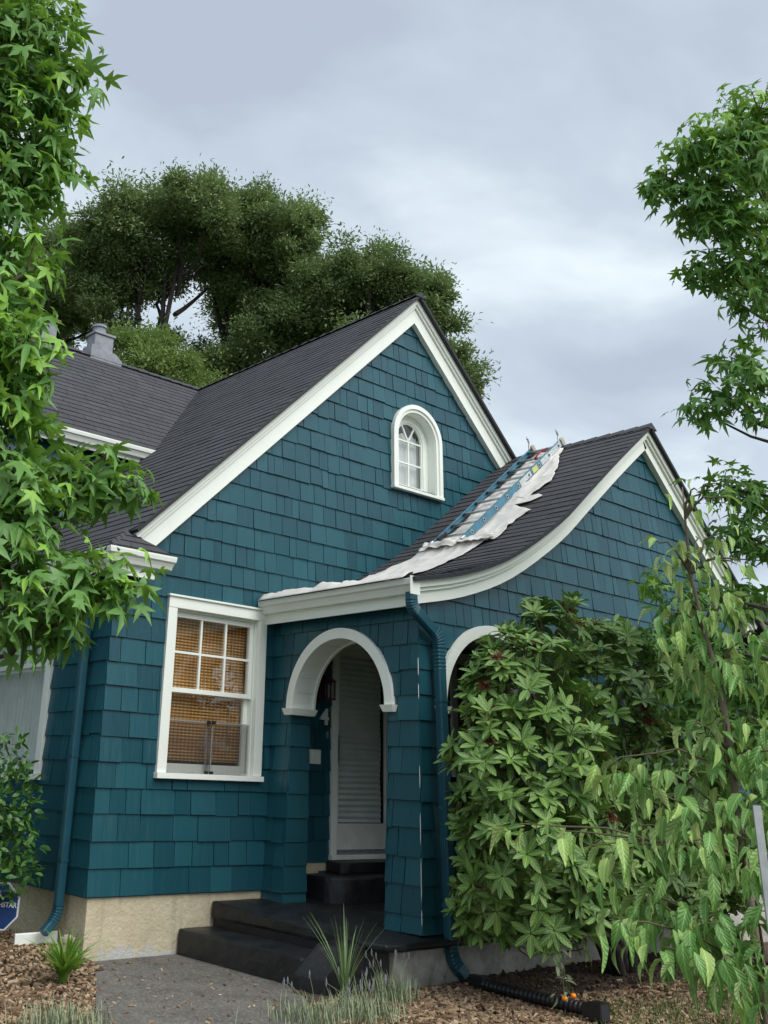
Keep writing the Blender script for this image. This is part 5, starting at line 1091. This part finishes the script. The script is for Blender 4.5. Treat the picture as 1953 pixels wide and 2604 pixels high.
# ------------------------------------------------------------------ background trees
def bg_tree(name, label, foot, trunks, clumps, leafm, leaf, dens, group='tall trees behind the house', asp=0.20):
    root = empty(name, foot); setp(root, label, 'tree', group); fo = np.array(foot); P = []; 
    TT = []
    tp = [(np.array([(0, 0, 0), (asp, .5, .06), (0, 1, -.1), (-asp, .5, .06)]), [np.array([(0, 1, 2), (0, 2, 3)])])]; L = Leaves(tp)
    for k, (bx_, by_, r0, tops) in enumerate(trunks):
        MB().tube(bend((bx_, by_, -0.2), tops, 7, 0, .12), list(np.linspace(r0, r0*.3, 7)), 7).build('trunk', BARK2, root, smooth=True)
    for c, r, rz in clumps:
        q = c-fo; t = min(trunks, key=lambda t_: np.hypot(*(np.array(t_[3][:2])-q[:2]))); tt = np.array(t[3]); b0 = np.array([t[0], t[1], 0])+(tt-np.array([t[0], t[1], 0]))*np.clip((q[2]-1.6)/tt[2], .25, .97)
        MB().tube(bend(b0, q, 6, .1, .10), list(np.linspace(.075, .018, 6)), 5).build('limb', BARK2, root)
        ns = max(5, int(15*r*rz)); sub = ball(ns)*(rng.random((ns, 1))**.45)*[r, r, rz]; n = int(dens*r*rz); k = rng.integers(0, ns, n); rs = rng.uniform(.20, .54, ns)*min(1, .45+.6*r); u = ball(n); u[:, 2] = np.where(u[:, 2] < -.3, -u[:, 2]*.6, u[:, 2]); off = u*(rng.random((n, 1))**.38)*rs[k][:, None]*[1, 1, 1.15]+rng.normal(size=(n, 3))*.05; fr_ = rng.random(n) < .34; off[fr_] *= rng.uniform(1.1, 1.75, (fr_.sum(), 1)); off[fr_, 2] += .05
        p = c+sub[k]+off; d = unit(u*.8+[0, 0, -.15]+rng.normal(size=(n, 3))*.4); nn = unit(u*.6+rng.normal(size=(n, 3))*.4+[0, 0, .6]); L.add(p, frames(d, nn), leaf*rng.uniform(.6, 1.3, n), 0); ct = rng.random(); st_c = rng.random(ns); TT.append(np.clip(.30*ct+.42*st_c[k]+.28*rng.random(n), .01, .99))
    L.finish(root, [leafm], 0, T=np.concatenate(TT)); print('BG', sum(len(q_) for q_ in TT)); return root
def cl_px(lst, d): return [(at(x, y+56 if y < 600 else y+20, d*rng.uniform(.96, 1.06)), r*1.02, rz*.95) for x, y, r, rz in lst]
def ft(x, d): p = at(x, 900, d); return (p[0], p[1], 0.0)
def tops(foot, pts, d): return [(0.5*(k-len(pts)/2), 0.3*(k % 2), r, tuple(at(x, y, d)-np.array(foot))) for k, (x, y, r) in enumerate(pts)]
GT = 'tall trees behind the house'
f1 = ft(380, 27); bg_tree('broadleaf_tree', 'tall open crowned tree with bare forking trunks behind the chimney', f1, tops(f1, [(360, 560, .17), (395, 520, .16), (300, 560, .13), (240, 600, .13)], 27),
  cl_px([(335, 395, .5, .5), (375, 375, .45, .6), (200, 440, .6, .5), (260, 440, 1.1, .9), (220, 480, 1.1, .9), (330, 430, 1.2, .9), (400, 415, 1.0, .9), (455, 430, .9, .9), (290, 520, 1.3, .9), (380, 500, 1.4, 1.0), (450, 495, 1.1, .8), (200, 560, 1.1, .8), (260, 580, 1.0, .6), (170, 600, .9, .8), (330, 545, .8, .4), (490, 560, .9, .9), (215, 630, .5, .4), (420, 745, .35, .3), (360, 720, .35, .25), (300, 720, .4, .35), (250, 690, .4, .4)], 27), AS1, .118, 7600)
f2 = ft(560, 28); bg_tree('broadleaf_tree', 'tall full crowned tree rising behind the middle of the roof', f2, tops(f2, [(560, 560, .17), (620, 560, .15), (480, 700, .12)], 28),
  cl_px([(440, 365, .45, .6), (522, 385, .4, .6), (556, 375, .4, .6), (640, 410, .5, .6), (680, 420, .4, .6), (440, 400, .8, .7), (520, 440, 1.0, .9), (560, 430, .9, .8), (600, 460, 1.1, 1.0), (650, 470, 1.0, 1.0), (540, 520, 1.4, 1.2), (640, 560, 1.5, 1.2), (560, 620, 1.5, 1.1), (660, 650, 1.4, 1.1), (530, 660, .9, .9), (600, 720, 1.5, 1.0), (520, 760, 1.2, .8), (690, 730, 1.2, .8), (505, 730, .5, .8), (660, 790, 1.2, .7), (550, 800, 1.3, .7), (690, 560, .8, .9), (460, 790, .8, .6)], 28), AS1, .118, 7600)
f3 = ft(820, 26); bg_tree('broadleaf_tree', 'rounded leafy tree behind the gable peak', f3, tops(f3, [(800, 640, .14), (880, 640, .12)], 26),
  cl_px([(760, 505, .4, .5), (815, 500, .4, .5), (870, 530, .4, .5), (930, 570, .35, .5), (730, 580, .8, .8), (790, 560, .8, .7), (820, 590, .9, .8), (760, 640, 1.2, .9), (860, 620, .9, .8), (830, 680, 1.2, .9), (740, 720, 1.0, .8), (910, 600, .6, .6), (930, 660, .7, .9), (945, 620, .4, .5), (800, 740, 1.0, .6), (940, 720, .6, .6)], 26), AS1, .118, 7600)
f4 = ft(1000, 24); bg_tree('broadleaf_tree', 'small leafy tree showing beyond the right rake of the gable', f4, tops(f4, [(990, 820, .08)], 24), cl_px([(985, 750, .25, .45), (990, 790, .35, .5), (1005, 815, .45, .4), (985, 830, .6, .6), (960, 780, .4, .6), (1020, 790, .2, .2)], 24), AS1, .115, 7600)
f5 = ft(340, 22); bg_tree('broadleaf_tree', 'lighter green low tree behind the valley of the roofs', f5, tops(f5, [(330, 770, .07), (390, 790, .06)], 22), cl_px([(300, 740, .55, .45), (330, 730, .5, .4), (380, 790, .65, .45), (330, 790, .7, .4), (420, 830, .6, .35), (280, 770, .4, .4), (250, 730, .3, .3), (390, 760, .4, .3)], 22), AS2, .11, 8000)
f6 = ft(120, 30); bg_tree('broadleaf_tree', 'dark tree behind the brick chimney', f6, tops(f6, [(140, 560, .15), (100, 600, .14)], 30), cl_px([(110, 520, 1.1, .8), (60, 540, 1.1, 1.0), (150, 490, .7, .6), (120, 600, 1.2, .9), (60, 640, 1.3, 1.0), (160, 640, .9, .7), (110, 690, 1.0, .6), (20, 600, 1.2, 1.2), (190, 680, .5, .6)], 30), AS1, .125, 7000)
# conifer and neighbouring house far right
f7 = ft(1640, 34); f7 = (f7[0]+2.0, f7[1]-1.5, 0); root = empty('conifer_tree', f7); setp(root, 'dark conifer behind the neighbouring roof', 'tree'); hgt = at(1640, 1150, 34)[2]+1.2
MB().tube([(0, 0, -.2), (0, 0, hgt)], [.22, .03], 7).build('trunk', BARK2, root); L = Leaves([oval_leaf(.10, .3, .02, 2)])
n = 15000; z = hgt*(.12+.88*rng.random(n)**.8); R_ = (hgt-z)*.32+.1; a = rng.integers(0, 9, n)*.7+np.floor(z*2.4)*1.1+rng.normal(size=n)*.22; rr = R_*np.sqrt(rng.random(n)); P = np.stack([rr*np.cos(a), rr*np.sin(a), z-rr*.35+rng.normal(size=n)*.06], 1); d = unit(np.stack([np.cos(a), np.sin(a), -.4+rng.normal(size=n)*.3], 1)+rng.normal(size=(n, 3))*.4); L.add(P+np.array(f7), frames(d, unit(rng.normal(size=(n, 3))*.4+[0, 0, 1])), rng.uniform(.18, .34, n), 0); L.finish(root, [CO1], 0)
nb0 = at(1600, 1285, 24); nb = empty('neighbour_house', (nb0[0], nb0[1], 0)); setp(nb, 'neighbouring house roof just showing behind the dogwood', 'house'); h0 = nb0[2]
GREYW = m_plain('grey_siding', (0.35, 0.36, 0.35), .7, 3, .05)
bx('wall', GREYW, nb, -0.3, 8, -3, 3, 0, h0-2.2); fix_normals(MB().add([(-0.6, -3.4, h0-2.3), (8.4, -3.4, h0-2.3), (8.4, 0, h0), (-0.6, 0, h0), (-0.6, 3.4, h0-2.3), (8.4, 3.4, h0-2.3), (-0.6, -3.4, h0-2.4), (8.4, -3.4, h0-2.4), (-0.6, 3.4, h0-2.4), (8.4, 3.4, h0-2.4)], [(0, 1, 2, 3), (3, 2, 5, 4), (0, 3, 4, 8, 6), (1, 7, 9, 5, 2), (0, 6, 7, 1), (4, 5, 9, 8), (6, 8, 9, 7)]).build('roof', ROOF, nb)); nb.rotation_euler.z = math.radians(-38)
w0, w1_ = at(1560, 1206, 16), at(1720, 1215, 15); ww_ = empty('overhead_wire', tuple(w0)); setp(ww_, 'thin overhead service wire beyond the porch gable', 'wire'); far = w0+(w0-w1_)*1.5; MB().tube([w0*0, (w1_-w0), (w1_-w0)*6], .009, 5).build('wire', DARKP, ww_)

# ------------------------------------------------------------------ small plants
def blades(name, label, cat, foot, n, hgt, spread, w, m, stiff=.5, group=None, parent=None):
    root = empty(name, foot); setp(root, label, cat, group); 
    for i in range(n):
        a = rng.random()*6.28; tl = rng.uniform(.1, 1)*spread; h = hgt*rng.uniform(.55, 1.05); mb = MB(); V = []; base = np.array([math.cos(a), math.sin(a), 0])*.03*rng.random(); sd = np.array([-math.sin(a), math.cos(a), 0]); k = 6
        for j in range(k+1):
            t = j/k; p = base+np.array([math.cos(a), math.sin(a), 0])*tl*(t**1.7)*h+np.array([0, 0, h*(t-(1-stiff)*.6*tl*t*t)]); ww = w*(1-t**2.2)*.5+.0006; V += [p-sd*ww, p+np.array([math.cos(a), math.sin(a), 0])*ww*.35*-1, p+sd*ww]
        mb.add(V, [f for j in range(k) for f in ((3*j, 3*j+1, 3*j+4, 3*j+3), (3*j+1, 3*j+2, 3*j+5, 3*j+4))], rng.random()*.9+.05); mb.build('blade', m, root, smooth=False)
    return root
yp_ = on_z(745, 2165, 0.0); blades('spiky_grass_plant', 'spiky upright grass plant growing before the step cheek', 'plant', tuple(yp_), 30, .60, .62, .012, GR2, .95)
dp = on_z(135, 2120, 0.03); blades('daylily_plant', 'bright green strap leaved daylily clump beside the walk', 'plant', tuple(dp), 90, .40, 1.35, .026, GR1, .40)
d2 = on_z(160, 2095, 0.03); blades('daylily_plant', 'smaller yellow green daylily tuft near the foundation corner', 'plant', tuple(d2), 18, .27, 1.2, .02, GR1, .5)
gr_ = on_z(1390, 2195, 0.0)
def tuft_field(name, label, cat, pts, n, h, m, spread=.12, w=.006, kind=None):
    V = []; F = []; R = []; k0 = 0
    root = None
    for i in range(n):
        c = pts[rng.integers(len(pts))]; p = np.array(c)+np.append(rng.normal(size=2)*spread, 0); a = rng.random()*6.28; hh = h*rng.uniform(.5, 1.1); tip = p+np.array([math.cos(a)*hh*.45, math.sin(a)*hh*.45, hh]); s = np.array([-math.sin(a), math.cos(a), 0])*w; mid = p+(tip-p)*.55+np.array([0, 0, hh*.1])
        V += [p-s, p+s, mid+s*.8, mid-s*.8, tip]; F += [(k0, k0+1, k0+2, k0+3), (k0+3, k0+2, k0+4)]; R += [rng.random()*.9+.05]*2; k0 += 5
    mb = MB(); mb.v = [tuple(v) for v in V]; mb.f = F; mb.r = R; return mb
setp(tuft_field('', '', '', [on_z(x, y, -.02) for x in range(1330, 1720, 30) for y in (2180, 2200, 2230, 2260)], 2600, .07, GR1, .16, .004).build('grass', m_leaf('lawn_blade', [(0, (.05, .08, .02)), (.5, (.08, .12, .03)), (1, (.13, .16, .05))], .6, .2)), 'sparse short grass growing under the dogwood', 'grass', kind='stuff')
def lavender(px_, label, n, h, spread, flowers=True):
    c = on_z(*px_, 0.0); root = empty('lavender_plant', tuple(c)); setp(root, label, 'plant'); mb = tuft_field('', '', '', [np.zeros(3)], int(n*.38), h*.75, LV1, spread, .0035); mb.build('foliage', LV1, root, kind='stuff')
    if flowers:
        for i in range(11):
            a = rng.random()*6.28; r = rng.random()**.5*spread*1.6; b0 = np.array([math.cos(a)*r*.5, math.sin(a)*r*.5, h*.35]); b1 = np.array([math.cos(a)*r*1.3, math.sin(a)*r*1.3, h*rng.uniform(.85, 1.3)]); st = MB().tube([b0, (b0+b1)/2+[0, 0, .02], b1], .0018, 4).build('stalk', LV1, root); MB().tube([b1-[0, 0, .02], b1+[0, 0, .006], b1+[0, 0, .03]], [.004, .007, .002], 5).build('flower_head', LV2, st)
    return root
lavender((690, 2212), 'grey green lavender clump at the edge of the walk', 900, .20, .15); lavender((790, 2200), 'lavender clump between the spiky grass and the juniper tuft', 900, .22, .14); lavender((840, 2165), 'small lavender plant against the porch base', 700, .26, .09)
lavender((130, 2230), 'low grey lavender in the left mulch bed', 900, .22, .14, False); pass
c = on_z(895, 2120, 0.0); root = empty('juniper_tuft', tuple(c)); setp(root, 'small dark green mounded tuft beside the downspout outlet', 'plant'); tuft_field('', '', '', [np.array([0, 0, 0])], 1400, .17, GR1, .085, .004).build('foliage', m_leaf('tuft_needle', [(0, (.04, .09, .03)), (.5, (.065, .13, .04)), (1, (.10, .18, .06))], .6, .1), root, kind='stuff')
# tomato seedling with two orange fruits
tb = on_z(1222, 2195, 0.0); tom = empty('tomato_plant', tuple(tb)); setp(tom, 'withered tomato seedling with two orange fruits beside the black pipe', 'plant'); tt_ = on_z(1200, 2070, .3)-tb; tt_ = np.array([-.03, .02, .46])
MB().tube([(0, 0, -.02), tt_*.5+[.02, 0, 0], tt_], [.006, .005, .003], 6).build('stalk', TWIG, tom); L = Leaves([oval_leaf(.2, .4, .1, 4)]); n = 34; s = rng.uniform(.25, 1, n); P = tb+tt_*s[:, None]+rng.normal(size=(n, 3))*[.05, .05, .03]; L.add(P, frames(unit(rng.normal(size=(n, 3))+[0, 0, .1]), unit(rng.normal(size=(n, 3))*.5+[0, 0, 1])), rng.uniform(.05, .085, n), 0); L.finish(tom, [LV1], 60)
ORG = m_plain('orange_tomato_skin', (.85, .25, .01), .25)
for q in ((-.085, -.06, .13), (-.02, -.09, .145)):
    bm = bmesh.new(); bmesh.ops.create_uvsphere(bm, u_segments=14, v_segments=9, radius=.021); me = bpy.data.meshes.new('fruit')
    for v in bm.verts: v.co.z *= .88
    bm.to_mesh(me); bm.free(); me.polygons.foreach_set('use_smooth', [True]*len(me.polygons)); me.materials.append(ORG); o = bpy.data.objects.new('fruit', me); COL.objects.link(o); o.parent = tom; o.location = q
    MB().tube([(0, 0, .02), (.012, .01, .05)], .002, 5).build('fruit_stalk', TWIG, o)
# black corrugated drain pipe
p0, p1 = on_z(1030, 2124, .05), on_z(1290, 2188, .06); pip = empty('drain_pipe', tuple((p0[0], p0[1], 0))); setp(pip, 'black corrugated flexible drain pipe lying on the mulch', 'pipe'); q0, q1 = np.array([0, 0, .055]), p1-p0+np.array([0, 0, .06]); pm = (q0+q1)/2+np.array([-.06, -.07, .0]); N_ = 110
cur = [(1-t)**2*q0+2*t*(1-t)*pm+t*t*q1 for t in np.linspace(0, 1, N_)]; dd = unit(q1-q0)
MB().tube(cur[8:-10], [.046 if (i//2) % 2 == 0 else .038 for i in range(N_-18)], 14).build('corrugated_hose', DARKP, pip)
MB().sweep([cur[0]-dd*.05, cur[9]], rectsec(.055, .042), (0, 0, 1)).build('square_adapter', DARKP, pip); MB().sweep([cur[-11], cur[-4]], rectsec(.045, .045), (0, 0, 1)).build('square_adapter', DARKP, pip); MB().sweep([cur[-4], cur[-1]+dd*.07], rectsec(.062, .052), (0, 0, 1)).build('outlet_end', DARKP, pip); MB().sweep([cur[-1]+dd*.071, cur[-1]+dd*.073], rectsec(.050, .040), (0, 0, 1)).build('outlet_opening', DARK, pip)
# clean-out pipe, loose board, red can
cp = on_x(145, 2050, -0.12); co_ = empty('cleanout_pipe', (cp[0], cp[1], 0)); setp(co_, 'short cream clay cleanout pipe standing by the foundation corner', 'pipe'); MB().tube([(0, 0, -.1), (0, 0, .17)], .052, 16).build('pipe_body', TERRA, co_); MB().tube([(0, 0, .171), (0, 0, .205)], .062, 16).build('pipe_collar', TERRA, co_); MB().tube([(0, 0, .206), (0, 0, .222)], [.045, .04], 16).build('pipe_plug', TERRA, co_)
bp0, bp1 = on_z(30, 2038, .115), on_z(122, 2031, .125); bd = MB().sweep([bp0*0, bp1-bp0], rectsec(.055, .016), (0, 0, 1)).build('splash_board', WHITE); bd.location = bp0+np.array([0, 0, .02]); setp(bd, 'short white board lying on the mulch by the side wall', 'board')
rc = empty('red_can', (2.86, -1.55, pz(-1.55))); setp(rc, 'red metal can standing on the porch floor behind the pier', 'can'); MB().tube([(0, 0, 0.002), (0, 0, .25), (0, 0, .30), (0, 0, .33)], [.085, .085, .06, .03], 14).build('can_body', RED, rc); MB().tube([(0, 0, .331), (0, 0, .36)], .028, 10).build('can_cap', DARKP, rc); MB().tube([(-.05, 0, .30), (-.03, 0, .37), (.03, 0, .37), (.05, 0, .30)], .006, 6).build('can_handle', METAL, rc)

# ------------------------------------------------------------------ bark chips and fallen leaves
def scatter(n, area, keep, zf, size, mm, name, label, cat):
    V = []; F = []; R = []; k = 0
    while k < n:
        x, y = rng.uniform(area[0], area[1]), rng.uniform(area[2], area[3])
        if not keep(x, y): n -= 1; continue
        l, w, h = size*rng.uniform(.5, 1.5), size*rng.uniform(.2, .55), size*rng.uniform(.06, .2); a = rng.random()*6.28; t1, t2 = rng.normal()*.25, rng.normal()*.25; ca, sa = math.cos(a), math.sin(a)
        P = []
        for dz in (-h, h):
            for sx, sy in ((-1, -.7), (1, -.9), (.8, 1), (-.9, .8)):
                lx, ly = sx*l*.5, sy*w*.5; P.append((x+lx*ca-ly*sa, y+lx*sa+ly*ca, zf(x, y)+.006+dz+lx*t1+ly*t2))
        o = k*8; V += P; F += [(o+4, o+5, o+6, o+7), (o, o+1, o+5, o+4), (o+1, o+2, o+6, o+5), (o+2, o+3, o+7, o+6), (o+3, o, o+4, o+7)]; R += [rng.random()*.98+.01]*5; k += 1
    mb = MB(); mb.v = V; mb.f = F; mb.r = R; return setp(mb.build(name, mm), label, cat, kind='stuff')
scatter(12000, (-2.4, 0.0, -3.2, 2.6), lambda x, y: x < WL(y)-.02, lambda x, y: gz(x, y)+.004, .042, CHIP, 'bark_chips', 'tan bark chips covering the left bed', 'mulch')
scatter(18000, (0.1, 6.0, -4.8, -2.2), lambda x, y: right_bed(x, y) and y < -2.19, lambda x, y: -.006+.02*max(0, y+3.2), .042, CHIP, 'bark_chips', 'tan bark chips covering the bed before the porch', 'mulch')
scatter(1500, (-2.4, 0.0, -3.2, 2.6), lambda x, y: x < WL(y)-.02, lambda x, y: gz(x, y)+.008, .060, CHIP, 'bark_chips', 'large bark chips lying on the left bed', 'mulch')
scatter(2200, (0.1, 6.0, -4.8, -2.2), lambda x, y: right_bed(x, y) and y < -2.19, lambda x, y: -.002+.02*max(0, y+3.2), .060, CHIP, 'bark_chips', 'large bark chips lying on the bed before the porch', 'mulch')
LIT = m_plain('dark_leaf_litter', (0.075, 0.05, 0.032), 0.9, 30, 0.2)
scatter(2600, (2.3, 6.0, -3.05, -2.18), lambda x, y: right_bed(x, y) and y < -2.19 and rng.random() < (y+3.15)/.7, lambda x, y: .006+.02*max(0, y+3.2), .075, LIT, 'leaf_litter', 'dark fallen leaf litter under the rhododendron', 'litter')
scatter(260, (-1.2, 1.0, -3.0, 0.0), lambda x, y: WL(y) < x < .9 and y < -.05 and not (x > .85+.62*min(0, y+1.75)), lambda x, y: .014, .026, CHIP, 'walk_litter', 'small chips and crumbs scattered on the walk', 'litter')
